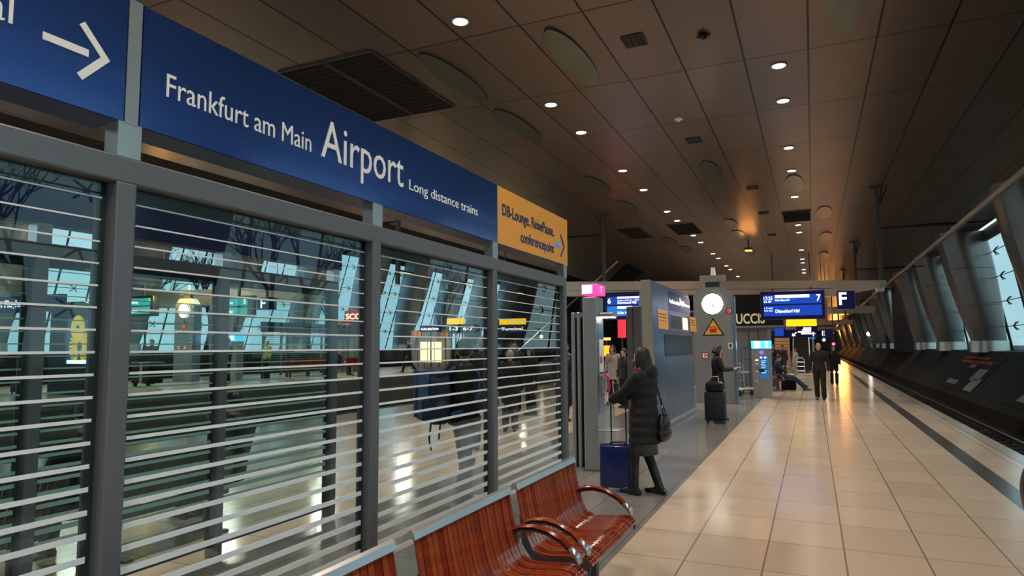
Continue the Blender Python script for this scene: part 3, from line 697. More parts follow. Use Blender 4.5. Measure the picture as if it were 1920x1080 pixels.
def on_side(u, v):
    r = ray(u, v); # plane of the side: x = -2.85-.10*z/3.02
    tt = (-2.85-.0331*CAMH)/(r.x+.0331*r.z); return Vector((r.x*tt, r.y*tt, CAMH+r.z*tt))
SD = (Vector((0, 1, 0)), Vector((-.0331, 0, 1)).normalized(), Vector((1, 0, .0331)).normalized())
def side_panel(nm, ya, yb, za, zb, m, off=.006, parent=None, rnd=0):
    mb = MB(); P = lambda y, z, o_: Vector((.02-.0331*z+o_, y-13.3, z))
    vs = []
    for o_ in (0, off):
        if rnd:
            ring = []
            for (cy_, cz_, a0) in ((yb-rnd, zb-rnd, 0), (ya+rnd, zb-rnd, 90), (ya+rnd, za+rnd, 180), (yb-rnd, za+rnd, 270)):
                for j in range(5): a = math.radians(a0+j*22.5); ring.append(mb.bm.verts.new(P(cy_+rnd*math.cos(a), cz_+rnd*math.sin(a), o_)))
        else: ring = [mb.bm.verts.new(P(*c, o_)) for c in ((ya, za), (yb, za), (yb, zb), (ya, zb))]
        vs.append(ring)
    n = len(vs[0]); mb.bm.faces.new(vs[0]); mb.bm.faces.new(vs[1])
    for i in range(n): mb.bm.faces.new((vs[0][i], vs[0][(i+1) % n], vs[1][(i+1) % n], vs[1][i]))
    return mb.build(nm, m, parent or t)
q = [on_side(*p) for p in ((1253, 548), (1252, 583), (1292, 588), (1292, 558))]
side_panel('name_plate', q[0].y, q[3].y, (q[1].z+q[2].z)/2, (q[0].z+q[3].z)/2, 'sign_blue_dark')
ya, yb, zc = q[0].y, q[3].y, (q[0].z+q[1].z+q[2].z+q[3].z)/4
text('lettering', 'Frankfurt am Main', (on_side(1255, 560).x+.012, ya+.05, zc-.05), SD, .10, 'lum_text', t, width=(yb-ya)*.42)
text('lettering', 'Airport', (on_side(1255, 560).x+.012, ya+(yb-ya)*.46, zc-.04), SD, .20, 'lum_text', t, width=(yb-ya)*.24)
text('lettering', 'Long distance trains', (on_side(1255, 560).x+.012, ya+(yb-ya)*.70, zc-.03), SD, .08, 'lum_text', t, width=(yb-ya)*.27)
for (a, b, c, d) in (((1233, 579), (1232, 616), (1251, 618), (1251, 583)), ((1292.5, 593), (1292.5, 620), (1304, 623), (1304, 596))):
    qa = [on_side(*p) for p in (a, b, c, d)]
    y0_, y1_ = qa[0].y, qa[3].y; z0_, z1_ = (qa[1].z+qa[2].z)/2, (qa[0].z+qa[3].z)/2
    side_panel('orange_notice', y0_, y1_, z0_, z1_, 'sign_yellow')
    X_ = on_side(*a).x+.012
    for k in range(4): text('lettering', 'Information' if k % 2 else 'Reisezentrum', (X_, y0_+.08*(y1_-y0_), z1_-(z1_-z0_)*(.25+.17*k)), SD, (z1_-z0_)*.07, 'black', t, width=(y1_-y0_)*.7)
qa = [on_side(*p) for p in ((1257, 590), (1256, 614), (1288, 618), (1288, 598))]
side_panel('upper_window_frame', qa[0].y-.04, qa[3].y+.04, qa[1].z-.05, qa[0].z+.03, 'alu', .008)
side_panel('upper_window', qa[0].y, qa[3].y, qa[1].z-.02, qa[0].z, 'steel_dark', .012)
side_panel('window_lamp', qa[0].y+(qa[3].y-qa[0].y)*.66, qa[3].y-.02, qa[1].z-.01, qa[0].z-.01, 'lum_warm', .016)
qa = [on_side(*p) for p in ((1245, 629), (1247, 668), (1296, 665), (1296, 628))]
side_panel('dark_window', qa[0].y, qa[3].y, (qa[1].z+qa[2].z)/2, (qa[0].z+qa[3].z)/2, 'black_plastic', .01, rnd=.06)

# ---- clock pillar
def clock_pillar(loc, label, k=1.0):
    t = thing('clock_pillar', label, 'clock', loc, 0, 'clock pillars')
    w, h, cz = 1.12, 3.42, 2.92
    MB().prism([(-w/2, 0), (w/2, 0), (w/2, h-.25), (w/2-.22, h), (-w/2+.22, h), (-w/2, h-.25)], 'Y', 0, .30).build('body', 'steel_pillar', t)
    MB().box((w/2-.01, -.05, 0), (w/2+.06, .33, h-.28), .02).build('side_trim', 'steel_blue', t)
    c = MB().cyl((0, -.06, cz), (0, 0, cz), .315, n=48).build('clock', 'lum_clock', t)
    mb = MB(); mb.tube([(math.cos(a)*.318, -.055, cz+math.sin(a)*.318) for a in [2*PI*j/48 for j in range(48)]], .014, 6, closed=True); mb.build('rim', 'black', c)
    mb = MB()
    for j in range(12):
        a = j*PI/6; r0 = .24 if j % 3 else .22
        mb.box((math.sin(a)*.255-.006, -.066, cz+math.cos(a)*.255-.006), (math.sin(a)*.255+.006, -.0615, cz+math.cos(a)*.255+.006))
    for a, L in ((math.radians(162), .15), (math.radians(150), .22)):
        mb.tube([(-math.sin(a)*.03, -.064, cz-math.cos(a)*.03), (math.sin(a)*L, -.064, cz+math.cos(a)*L)], .007, 6)
    mb.build('hands', 'black', c)
    tri = MB().prism([(-.31, 1.985), (.31, 1.985), (0, 2.51)], 'Y', -.012, 0).build('warning_border', 'black', t)
    MB().prism([(-.255, 2.015), (.255, 2.015), (0, 2.45)], 'Y', -.018, -.010).build('warning_face', 'warn_yellow', tri)
    MB().box((-.10, -.022, 2.07), (.08, -.017, 2.19)).tube([(-.12, -.02, 2.24), (.02, -.02, 2.26), (.12, -.02, 2.16)], .012, 6).build('pictogram', 'red_sign', tri)
    e = MB().box((w/2-.17, -.02, 2.62), (w/2-.02, 0, 2.78)).build('alarm_plate', 'red_sign', t)
    MB().cyl((w/2-.095, -.03, 2.70), (w/2-.095, -.018, 2.70), .05, n=20).build('button', 'sign_white', e); MB().cyl((w/2-.095, -.034, 2.70), (w/2-.095, -.028, 2.70), .028, n=16).build('button', 'red_sign', e)
    MB().cyl((w/2-.09, -.02, 2.42), (w/2-.09, 0, 2.42), .055, n=20).build('key_switch', 'alu', t); MB().cyl((w/2-.09, -.024, 2.42), (w/2-.09, -.018, 2.42), .022, n=12).build('keyhole', 'black', t)
    MB().box((w/2-.15, -.012, 1.60), (w/2-.03, 0, 1.77)).build('symbol_plate', 'sign_white', t); MB().box((w/2-.12, -.016, 1.63), (w/2-.06, -.011, 1.74)).build('symbol', 'black', t)
    for x in (-.36, .02):
        f = MB().box((x, -.012, 1.30), (x+.20, 0, 1.50)).build('fire_plate', 'red_sign', t)
        MB().box((x+.03, -.016, 1.33), (x+.08, -.011, 1.47)).box((x+.11, -.016, 1.33), (x+.17, -.011, 1.39)).box((x+.11, -.016, 1.42), (x+.17, -.011, 1.47)).build('flame_symbol', 'sign_white', f)
    MB().box((-.35, .0, h+.16), (.37, .28, h+.36), .01).build('loudspeaker_box', 'steel_light', t)
    MB().box((-.2, .1, h), (.2, .2, h+.16)).build('bracket', 'steel_dark', t)
    MB().cyl((.03, .12, h+.36), (.03, .12, h+.60), .075, .055).build('beacon', 'sign_white', t, smooth=True, wn=True)
    return t
clock_pillar((-2.66, 20.25, 0), 'grey metal pillar with a big white clock and a yellow warning triangle')
o = clock_pillar((-23.6, 19.2, .35), 'distant clock pillar on the opposite platform seen through the shelter glass')

# ---- cross beam with train boards
t = thing('cross_beam', 'wide pale metal beam spanning the platform behind the clock', 'beam', (-3, 23.3, 3.4))
mb = MB(); yv = .0
def bz(x): return 4.12-(x+8.3)*.0425
pl = [(-8.4, bz(-8.4)), (2.15, bz(2.15)), (2.15, 3.47), (.5, 3.24), (-1.0, 3.40), (-8.4, 3.58)]
mb.prism([(x+3, z-3.4) for x, z in pl], 'Y', 0, .55); mb.build('beam', 'beam_metal', t)
mb = MB().prism([(x+3, z-3.4) for x, z in [(-8.4, 3.78), (.6, 3.50), (.6, 3.485), (-8.4, 3.765)]], 'Y', -.012, 0); mb.build('groove', 'steel_dark', t)
t = thing('surveillance_camera', 'small white camera box at the right end of the cross beam', 'camera', (1.95, 23.2, 3.38))
MB().box((-.12, -.3, -.08), (.10, .05, .06), .02).build('housing', 'alu', t); MB().tube([(0, 0, .05), (.05, .1, .2)], .02, 6).build('bracket', 'alu', t)
def board(name, label, a, b, y, grp):
    A, B = atY(*a, y), atY(*b, y); t = thing(name, label, 'departure board', (A.x, y, B.z), 0, grp); w, h = B.x-A.x, A.z-B.z
    MB().box((0, 0, 0), (w, .16, h), .02).build('housing', 'sign_blue_dark', t)
    return t, A.x, B.z, w, h
t, x, z, w, h = board('departure_board', 'blue departure board for track 7, 17 25 to Düsseldorf Hbf', (1425, 547), (1548, 597.5), 23.1, 'train boards under the cross beam')
u = MB().box((w*.05, -.01, h*.54), (w*.95, 0, h*.86)).build('screen', 'lum_blue', t); l = MB().box((w*.05, -.01, h*.13), (w*.95, 0, h*.49)).build('screen', 'lum_blue', t)
FY = '-Y'; Y_ = 23.1-.012
text('lettering', '17:25', (x+w*.055, Y_, z+h*.70), FY, h*.12, 'lum_text', t, width=w*.14, bold=.01); text('lettering', 'ICE 109', (x+w*.055, Y_, z+h*.60), FY, h*.07, 'lum_text', t, width=w*.12, bold=.008)
MB().box((w*.235, -.014, h*.75), (w*.77, -.010, h*.855)).build('scroll_strip', 'lum_text', u)
text('lettering', 'Köln Messe/D', (x+w*.235, Y_, z+h*.645), FY, h*.07, 'lum_text', t, width=w*.23, bold=.008)
text('lettering', '7', (x+w*.875, Y_, z+h*.615), FY, h*.235, 'lum_text', t, width=w*.065, bold=.012)
text('lettering', 'Düsseldorf Hbf', (x+w*.235, Y_, z+h*.24), FY, h*.115, 'lum_text', t, width=w*.38, bold=.012)
text('lettering', '17:43', (x+w*.06, Y_, z+h*.38), FY, h*.05, 'lum_text', t, width=w*.13, bold=.008); text('lettering', 'ICE 822', (x+w*.06, Y_, z+h*.29), FY, h*.05, 'lum_text', t, width=w*.13)
mb = MB().tube([(w*.2, .15, h), (w*.2, .15, h+.1)], .03, 8).tube([(w*.8, .15, h), (w*.8, .15, h+.1)], .03, 8); mb.build('hanger', 'steel_dark', t)
t, x, z, w, h = board('departure_board', 'blue departure board for track 6 to Dortmund Hbf behind the phone pillar', (1133, 549), (1240, 597.5), 23.1, 'train boards under the cross beam')
u = MB().box((w*.05, -.01, h*.54), (w*.95, 0, h*.83)).build('screen', 'lum_blue', t); MB().box((w*.05, -.01, h*.13), (w*.95, 0, h*.49)).build('screen', 'lum_blue_mid', t)
text('lettering', '6', (x+w*.06, Y_, z+h*.60), FY, h*.19, 'lum_text', t, width=w*.06, bold=.012)
MB().box((w*.235, -.014, h*.76), (w*.80, -.010, h*.83)).build('scroll_strip', 'lum_text', u)
text('lettering', 'Siegburg/Bonn - Köln Hbf -', (x+w*.24, Y_, z+h*.68), FY, h*.05, 'lum_text', t, width=w*.5); text('lettering', 'Dortmund Hbf', (x+w*.24, Y_, z+h*.57), FY, h*.10, 'lum_text', t, width=w*.34, bold=.012)
MB().box((w*.235, -.014, h*.40), (w*.5, -.010, h*.485)).build('scroll_strip', 'lum_text', u); text('lettering', 'Köln Hbf', (x+w*.24, Y_, z+h*.20), FY, h*.10, 'lum_text', t, width=w*.22, bold=.01)
A, B = atY(1569, 546, 23.1), atY(1604, 579, 23.1)
t = thing('section_sign', 'dark blue cube sign with a big white letter F', 'sign', (A.x, 23.1, B.z), 0, 'platform section letters')
w, h = B.x-A.x, A.z-B.z; MB().box((0, 0, 0), (w, .5, h), .01).build('cube', 'sign_blue_dark', t)
text('lettering', 'F', (A.x+w*.10, 23.09, B.z+h*.25), FY, h*.70, 'lum_text', t, width=w*.44, bold=.02)
MB().tube([(w*.5, .25, h), (w*.5, .25, h+.2)], .025, 8).build('hanger', 'steel_dark', t)
A, B = atY(1538, 617, 50), atY(1551, 632, 50)
t = thing('section_sign', 'far dark cube sign with a small white letter E', 'sign', (A.x, 50, B.z), 0, 'platform section letters')
w, h = B.x-A.x, A.z-B.z; MB().box((0, 0, 0), (w*1.9, .5, h), .01).build('cube', 'sign_blue_dark', t)
text('lettering', 'E', (A.x+w*.25, 49.99, B.z+h*.2), FY, h*.6, 'lum_text', t, bold=.008); MB().box((w, .25, h), (w+.05, .3, CZ-B.z)).build('hanger', 'steel_dark', t)

# ---- shop with the partly hidden name
def quad_box(name, label, cat, a, b, y, dp, m, group=None, parent=None, part=None):
    A, B = atY(*a, y), atY(*b, y)
    if parent is None:
        t = thing(name, label, cat, (A.x, y, B.z), 0, group); MB().box((0, 0, 0), (B.x-A.x, dp, A.z-B.z), min(.01, dp/4)).build(part or 'panel', m, t); return t
    return MB().box((A.x, y, B.z), (B.x, y+dp, A.z)).build(name, m, parent, world=True)
t = thing('snack_shop', 'grey shop front behind the clock pillar with a black name board reading UCCIS', 'shop', (-2.95, 29, 0))
MB().box((-3.5, 0, 0), (1.25, 3.0, 2.46)).build('wall_panel', 'shop_grey', t)
mb = MB()
for x in (-.6, .02, .52, .9): mb.box((x, -.015, 0), (x+.03, 0, 2.45))
mb.build('panel_joint', 'steel_dark', t)
MB().box((-3.5, -.08, 2.46), (1.9, 3.0, 3.12)).build('name_board', 'black', t); MB().box((-3.5, -.1, 2.42), (1.9, .0, 2.50)).build('name_board_edge', 'alu', t)
text('lettering', 'UCCIS', (-2.87, 28.91, 2.60), FY, .42, 'gold_letter', t, width=1.12, bold=.02)
o = MB().box((-4.6, 29.2, 3.12), (-1.7, 34, 4.3)).build('dark_roof_box', 'black'); tag(o, 'black box structure above the shop, left of the track 7 board', 'roof box')
t = quad_box('overhead_sign', 'small dark overhead sign with an orange corner left of the far yellow signs', 'sign', (1421, 600), (1447, 630), 32, .3, 'black', None)
quad_box('orange_corner', None, None, (1421, 600), (1441, 611), 31.98, .01, 'lum_orange', parent=t)
for v in (614, 619, 624): quad_box('text_bar', None, None, (1424, v), (1440, v+2.6), 31.98, .01, 'lum_text', parent=t)
t = quad_box('overhead_sign', 'glowing yellow and blue direction sign hanging before the escalator', 'sign', (1451, 612), (1534, 632.5), 39, .35, 'sign_blue_dark', None)
quad_box('yellow_panel', None, None, (1471.5, 599), (1531.5, 611), 38.98, .3, 'lum_yellow', parent=t)
quad_box('blue_panel', None, None, (1452, 613), (1470, 630), 38.98, .01, 'lum_blue', parent=t)
quad_box('grey_panel', None, None, (1472, 612.5), (1493, 618), 38.98, .01, 'steel_light', parent=t)
quad_box('green_lamp', None, None, (1449, 601), (1454, 607.5), 38.95, .1, 'lum_warm', parent=t)
quad_box('orange_lamp', None, None, (1444, 602), (1448, 610), 38.95, .1, 'lum_orange', parent=t)
for (a, b, v) in ((1506, 1521, 614), (1504, 1521, 617.5), (1496, 1521, 621), (1502, 1521, 624.5)): quad_box('text_bar', None, None, (a, v), (b, v+2.2), 38.97, .01, 'lum_text', parent=t)
A = atY(1489, 628, 38.96); mb = MB(); mb.tube([(A.x+.12, A.y, A.z+.14), (A.x-.06, A.y, A.z-.02)], .025, 6).box((A.x-.1, A.y-.01, A.z-.06), (A.x+.06, A.y, A.z-.01)).box((A.x-.1, A.y-.01, A.z-.06), (A.x-.05, A.y, A.z+.08)); mb.build('arrow', 'lum_text', t, world=True)
A = atY(1525, 627, 38.96); mb = MB().box((A.x-.025, A.y-.01, A.z-.11), (A.x+.025, A.y, A.z+.08)); mb.prism([(A.x-.12, A.z+.02), (A.x+.12, A.z+.02), (A.x, A.z+.14)], 'Y', A.y-.01, A.y); mb.build('arrow', 'lum_text', t, world=True)
A = atY(1450, 598, 39.1); MB().box((A.x, 39.1, 3.0), (A.x+.06, 39.2, CZ)).box((A.x+1.9, 39.1, 3.0), (A.x+1.96, 39.2, CZ)).build('hanger', 'steel_dark', t, world=True)
# ---- escalator and timber wall
A, B = atY(1485, 630, 44.5), atY(1520, 701, 44)
t = thing('escalator', 'dark escalator rising behind the platform signs', 'escalator', (A.x, 43.9, 0)); w = B.x-A.x
mb = MB()
for k in range(18): mb.box((.06, k*.38, 0), (w-.06, k*.38+.38, .20*(k+1)))
mb.build('steps', 'escalator', t)
mb = MB(); 
for k in range(18): mb.box((.07, k*.38-.012, .20*(k+1)-.02), (w-.07, k*.38, .20*(k+1)))
mb.build('step_edge', 'steel_dark', t)
for x in (0, w-.05): MB().prism([(-.2, 0), (7, 0), (7, 4.6), (6.8, 4.6), (.1, 1.0), (-.2, .9)], 'X', x, x+.05).build('balustrade', 'steel_dark', t)
A, B = atY(1452, 635, 47), atY(1483, 700, 47)
t = thing('timber_wall', 'light timber-clad wall left of the escalator behind two people', 'wall panel', (A.x, 47, 0)); w = B.x-A.x
MB().box((0, 0, 0), (w, .2, 3.3)).build('cladding', 'wood_wall', t); mb = MB()
for k in range(14): mb.box((0, -.012, .2+k*.22), (w, 0, .22+k*.22))
mb.build('batten', 'wood', t)
t = thing('sign_post', 'tall thin grey post with a small blue plate right of the escalator', 'post', (.02, 42.5, 0))
MB().box((-.06, 0, 0), (.06, .08, 3.4)).build('post', 'steel_pillar', t); MB().box((-.14, -.02, 2.05), (.12, 0, 2.35)).build('plate', 'lum_blue_mid', t)
t = thing('platform_lamp', 'small round white lamp above the walking man', 'lamp', (.62, 44, 2.0)); MB().ball((0, 0, 0), .08).build('globe', 'lum_lamp', t, smooth=True); MB().box((-.02, -.02, .1), (.02, .02, CZ-2.0)).build('stem', 'steel_dark', t)
# barrier at the foot of the escalator
A = atZ(1502, 704, 0); t = thing('metal_barrier', 'small rounded metal barrier hoop in front of the escalator', 'barrier', (A.x, A.y, 0))
mb = MB().tube([(-.2, 0, 0), (-.2, 0, .85), (-.12, 0, .98), (.12, 0, .98), (.2, 0, .85), (.2, 0, 0)], .025, 8)
for z in (.25, .5, .75): mb.tube([(-.2, 0, z), (.2, 0, z)], .018, 6)
mb.build('hoop', 'alu', t)

# ---- ticket machine
t = thing('ticket_machine', 'grey ticket machine with a glowing light-blue top screen and blue front', 'ticket machine', (-1.82, 23.0, 0)); w = .56
MB().box((0, 0, 0), (w, .5, 1.58), .012).build('body', 'steel_pillar', t)
c = MB().box((-.02, -.02, 1.585), (w+.02, .45, 1.84), .008).build('top_screen', 'lum_cyan', t); MB().box((.06, -.026, 1.61), (.26, -.02, 1.82)).build('screen_picture', 'lum_text', c); MB().box((.40, -.026, 1.64), (.5, -.02, 1.70)).box((.40, -.026, 1.73), (.5, -.02, 1.81)).build('screen_picture', 'lum_text', c)
c = MB().box((.22, -.012, .60), (.50, 0, 1.34)).build('blue_panel', 'machine_blue', t); mb = MB().box((.235, -.018, 1.27), (.30, -.011, 1.32)).box((.36, -.018, 1.27), (.43, -.011, 1.32))
for k in range(8): mb.box((.27, -.016, 1.18-k*.055), (.42-.03*(k % 3), -.011, 1.19-k*.055))
mb.build('instructions', 'lum_text', c)
MB().cyl((.29, -.02, 1.46), (.29, 0, 1.46), .07, n=20).build('reader_light', 'lum_violet', t)
MB().box((.19, -.02, .83), (.36, 0, .92)).build('slot', 'black', t)
for i, (z, m_) in enumerate(((1.34, 'orange_sign'), (1.19, 'lum_warm'), (1.06, 'paper'), (.95, 'red_sign'), (.82, 'paper'))): MB().box((.09, -.015, z), (.18, 0, z+.04)).build('button', m_, t)
MB().ball((.10, -.02, .52), .05, sc=(1.2, .5, 1)).build('coin_tray', 'alu', t, smooth=True)

# ---- luggage trolleys
def trolley(x, y, rz, label, m='alu'):
    t = thing('luggage_trolley', label, 'luggage trolley', (x, y, 0), rz, 'luggage trolleys beside the ticket machine')
    mb = MB().tube([(-.28, -.45, .2), (-.28, .45, .24), (-.28, .5, 1.0), (-.22, .52, 1.05), (.22, .52, 1.05), (.28, .5, 1.0), (.28, .45, .24), (.28, -.45, .2)], .018, 8)
    for yy in (-.4, -.2, 0, .2): mb.tube([(-.28, yy, .21), (.28, yy, .21)], .012, 6)
    for z in (.45, .7): mb.tube([(-.28, .48, z), (.28, .48, z)], .012, 6)
    for xx in (-.14, 0, .14): mb.tube([(xx, .47, .24), (xx, .50, 1.04)], .009, 6)
    mb.build('frame', m, t)
    MB().box((-.2, .12, .72), (.2, .45, .78), .02).build('basket', 'alu', t)
    for xx, yy in ((-.26, -.38), (.26, -.38), (0, .42)): MB().cyl((xx-.02, yy, .08), (xx+.02, yy, .08), .08, n=16).build('wheel', 'black', t)
trolley(-2.42, 24.0, .9, 'silver luggage trolley nearest the clock pillar'); trolley(-2.10, 24.5, .9, 'silver luggage trolley pushed behind the first, beside the ticket machine')
t = thing('roll_container', 'tall blue wire roll cage behind the luggage trolleys', 'roll cage', (-2.35, 25.0, 0))
mb = MB()
for x in (0, .15, .3, .45, .6): mb.tube([(x, 0, .15), (x, 0, 1.62)], .016, 6)
for z in (.15, .7, 1.2, 1.62): mb.tube([(0, 0, z), (.6, 0, z)], .016, 6)
mb.build('cage', 'strap_blue', t)
for x in (.03, .57): MB().cyl((x-.02, 0, .07), (x+.02, 0, .07), .07, n=14).build('wheel', 'black', t)
MB().box((0, -.05, .1), (.6, .5, .15)).build('base', 'steel_dark', t)

# ================================================================ PEOPLE
def V(*a): return Vector(a)
def limb(mb, pts, rads, n=12, flat=1.):
    """capsule chain with rounded ends, resampled for smooth taper"""
    P = [Vector(p) for p in pts]; out = []; rr = []
    for i in range(len(P)-1):
        for j in range(4):
            f = j/4; out.append(P[i].lerp(P[i+1], f)); rr.append(rads[i]*(1-f)+rads[i+1]*f)
    out.append(P[-1]); rr.append(rads[-1])
    mb.tube(out, rr, n, flat=flat)
    for k in (0, -1): mb.ball(out[k], rr[k]*.98, 12)
def torso(mb, rings, n=20):
    R = []
    for p, rx, ry in rings:
        R.append([mb.bm.verts.new(Vector(p)+Vector((math.cos(2*PI*k/n)*rx, math.sin(2*PI*k/n)*ry, 0))) for k in range(n)])
    for i in range(len(R)-1):
        for k in range(n): mb.bm.faces.new((R[i][k], R[i][(k+1) % n], R[i+1][(k+1) % n], R[i+1][k]))
    mb.bm.faces.new(R[0][::-1]); mb.bm.faces.new(R[-1])
def hand(mb, wr, d, pn, side, curl=.5):
    """palm, five fingers with two bends, thumb on the side"""
    d = Vector(d).normalized(); pn = Vector(pn); pn = (pn-d*pn.dot(d)).normalized(); s = d.cross(pn)*side
    mb.tube([wr, wr+d*.04, wr+d*.085], [(.017, .026), (.015, .038), (.013, .040)], 10, side=pn)
    for i, L in enumerate((.062, .072, .068, .052)):
        o = wr+d*(.082-.004*abs(i-1))+s*(.030-.020*i)
        a = o+(d+pn*curl*.5).normalized()*L*.42; b = a+(d+pn*curl*1.3).normalized()*L*.32; c = b+(d*.6+pn*curl*1.8).normalized()*L*.26
        mb.tube([o, a, b, c], [.0092, .0088, .008, .0065], 8)
    o = wr+d*.02+s*.026; a = o+(d*.7+s*.9+pn*.2).normalized()*.035; b = a+(d+s*.3+pn*.5).normalized()*.03
    mb.tube([o, a, b], [.0125, .0105, .008], 8)
BASE = dict(pel=(0, 0, .94), waist=(0, .0, 1.10), chest=(0, .0, 1.30), neck=(0, -.01, 1.47), head=(0, .02, 1.60), look=0., nod=0.,
            shL=(-.175, -.01, 1.41), elL=(-.235, -.03, 1.13), wrL=(-.24, .05, .90), shR=(.175, -.01, 1.41), elR=(.235, -.03, 1.13), wrR=(.24, .05, .90),
            hipL=(-.09, 0, .92), knL=(-.10, .03, .51), anL=(-.10, -.02, .09), hipR=(.09, 0, .92), knR=(.10, .03, .51), anR=(.10, -.02, .09), toeL=(0, 1, 0), toeR=(0, 1, 0),
            pnL=(1, 0, 0), pnR=(-1, 0, 0), curl=.5)
def person(label, loc, rz, H, pose, wear, group=None, vox=.013, cat='person'):
    J = dict(BASE); J.update(pose); k = H/1.72
    J = {a: (Vector(b)*k if isinstance(b, tuple) and not a.startswith(('toe', 'pn')) else (Vector(b) if isinstance(b, tuple) else b)) for a, b in J.items()}
    t = thing('person', label, cat, loc, rz, group)
    fine = vox < .01; w = wear.get('build', 1.)*k
    hd = J['head']; hrot = Matrix.Rotation(J['look'], 4, 'Z') @ Matrix.Rotation(-J['nod'], 4, 'X')
    def hp(x, y, z): return hd + (hrot @ Vector((x*k, y*k, z*k)))
    def tors(g, z0=None):
        R = [(J['pel']+V(0, 0, -.10*k), .155*w+g, .105*w+g), (J['pel'], .165*w+g, .115*w+g), (J['waist'], .140*w+g, .10*w+g), (J['waist'].lerp(J['chest'], .6), .155*w+g, .108*w+g),
             (J['chest'], .172*w+g, .115*w+g), ((J['shL']+J['shR'])/2+V(0, 0, -.02*k), .168*w+g, .095*w+g), ((J['shL']+J['shR'])/2+V(0, 0, .035*k), .095*w+g*.8, .070*w+g*.6), (J['neck']+V(0, 0, .0), .055*k+g*.5, .055*k+g*.5)]
        return R
    # continuous body
    b = MB(); torso(b, tors(0))
    limb(b, [J['neck']-V(0, 0, .05*k), hd+V(0, 0, -.06*k)], [.053*k, .049*k])
    b.ball(hp(0, 0, .015), 1, 20, (.074*k, .092*k, .105*k), hrot); b.ball(hp(0, .022, -.055), 1, 16, (.053*k, .062*k, .058*k), hrot)
    b.tube([hp(0, .082, .03), hp(0, .100, -.005), hp(0, .112, -.022), hp(0, .088, -.032)], [.008*k, .010*k, .0135*k, .009*k], 8)
    for s in (() if wear.get('hairlen') else (-1, 1)):
        b.ball(hp(s*.076, -.005, -.005), 1, 10, (.010*k, .018*k, .030*k), hrot)
    b.ball(hp(0, .083, -.066), 1, 10, (.022*k, .010*k, .009*k), hrot); b.ball(hp(0, .07, -.105), 1, 10, (.022*k, .02*k, .016*k), hrot)
    for s, S_ in ((-1, 'L'), (1, 'R')):
        limb(b, [J['sh'+S_], J['el'+S_], J['wr'+S_]], [.048*k, .038*k, .026*k])
        hand(b, J['wr'+S_], J['wr'+S_]-J['el'+S_]+V(0, 0, -.02), J['pn'+S_], s*(1 if True else 1), J['curl'])
        limb(b, [J['hip'+S_], J['kn'+S_], J['an'+S_]], [.078*k, .055*k, .036*k])
        to = J['toe'+S_].normalized(); limb(b, [J['an'+S_]+V(0, 0, -.045*k), J['an'+S_]+to*.15*k+V(0, 0, -.055*k)], [.036*k, .028*k])
    body = b.build('body', wear.get('skin', 'skin'), t, remesh=vox*(.62 if fine else 1), sm_iter=1)
    if wear.get('eyes', 1):
        e = MB()
        for s in (-1, 1): e.ball(hp(s*.030, .083, .005), .0095*k, 8, (1.3, .6, .7)); e.tube([hp(s*.018, .090, .026), hp(s*.045, .082, .028)], .0035*k, 5)
        e.build('eyes', 'black', body)
    # jacket or coat
    g = wear.get('puff', .015); m = MB(); R = tors(g)
    hem = wear.get('hem', .86)*k
    if hem < J['pel'].z-.12*k and not wear.get('seated'):
        R = [(V(J['pel'].x, J['pel'].y, hem), .185*w+g, .135*w+g), (V(J['pel'].x, J['pel'].y, (hem+J['pel'].z)/2), .18*w+g, .13*w+g)] + R[1:]
    if wear.get('ribs'):
        R2 = []
        for i in range(len(R)-3):
            for j in range(6):
                f = j/6; p = Vector(R[i][0]).lerp(Vector(R[i+1][0]), f); bul = abs(math.sin(p.z*PI/.11))*.012
                R2.append((p, R[i][1]*(1-f)+R[i+1][1]*f+bul-.006, R[i][2]*(1-f)+R[i+1][2]*f+bul-.006))
        R = R2 + R[-3:]
    torso(m, R, 24)
    for S_ in 'LR':
        a, e_, c = J['sh'+S_], J['el'+S_], J['wr'+S_]
        limb(m, [a-V(0, 0, wear.get('drop', .006)*k), e_, e_.lerp(c, .93)], [.054*w+g*.75, .043*w+g*.75, .031*k+g*.75])
    m.tube([J['neck']+V(0, 0, -.03*k), J['neck']+V(0, -.002, .025*k)], [.070*k+g*.5, .066*k+g*.3], 14)
    if wear.get('hood'): m.ball(J['neck']+V(0, -.085*k, -.05*k), 1, 16, (.135*k, .07*k, .11*k)); m.ball(J['neck']+V(0, -.06*k, .0), 1, 12, (.10*k, .06*k, .05*k))
    m.build(wear.get('topname', 'jacket'), wear.get('top', 'coat_black'), t, remesh=vox, sm_iter=2)
    # trousers or tights
    m = MB(); gl = .010 if wear.get('tights') else .022
    if not wear.get('tights'): torso(m, [(J['pel']+V(0, 0, -.10*k), .158*w+.012, .112*w+.012), (J['pel']+V(0, 0, .06*k), .15*w+.012, .108*w+.01)])
    for S_ in 'LR':
        a, e_, c = J['hip'+S_], J['kn'+S_], J['an'+S_]
        limb(m, [a, e_, c+(e_-c).normalized()*.01], [.080*w+gl, .055*w+gl, (.036*k+gl*1.6) if not wear.get('tights') else .042*k])
    m.build('tights' if wear.get('tights') else 'trousers', wear.get('legs', 'trousers_grey'), t, remesh=vox, sm_iter=1)
    if wear.get('skirt'):
        m = MB(); zs = wear['skirt']*k; torso(m, [(V(J['pel'].x, J['pel'].y, zs), .175*w+.01, .135*w+.01), (J['pel']+V(0, 0, .02), .165*w+.012, .12*w+.012)], 24); m.build('skirt', 'skirt_pattern', t, smooth=True)
    m = MB(); bt = wear.get('boots')
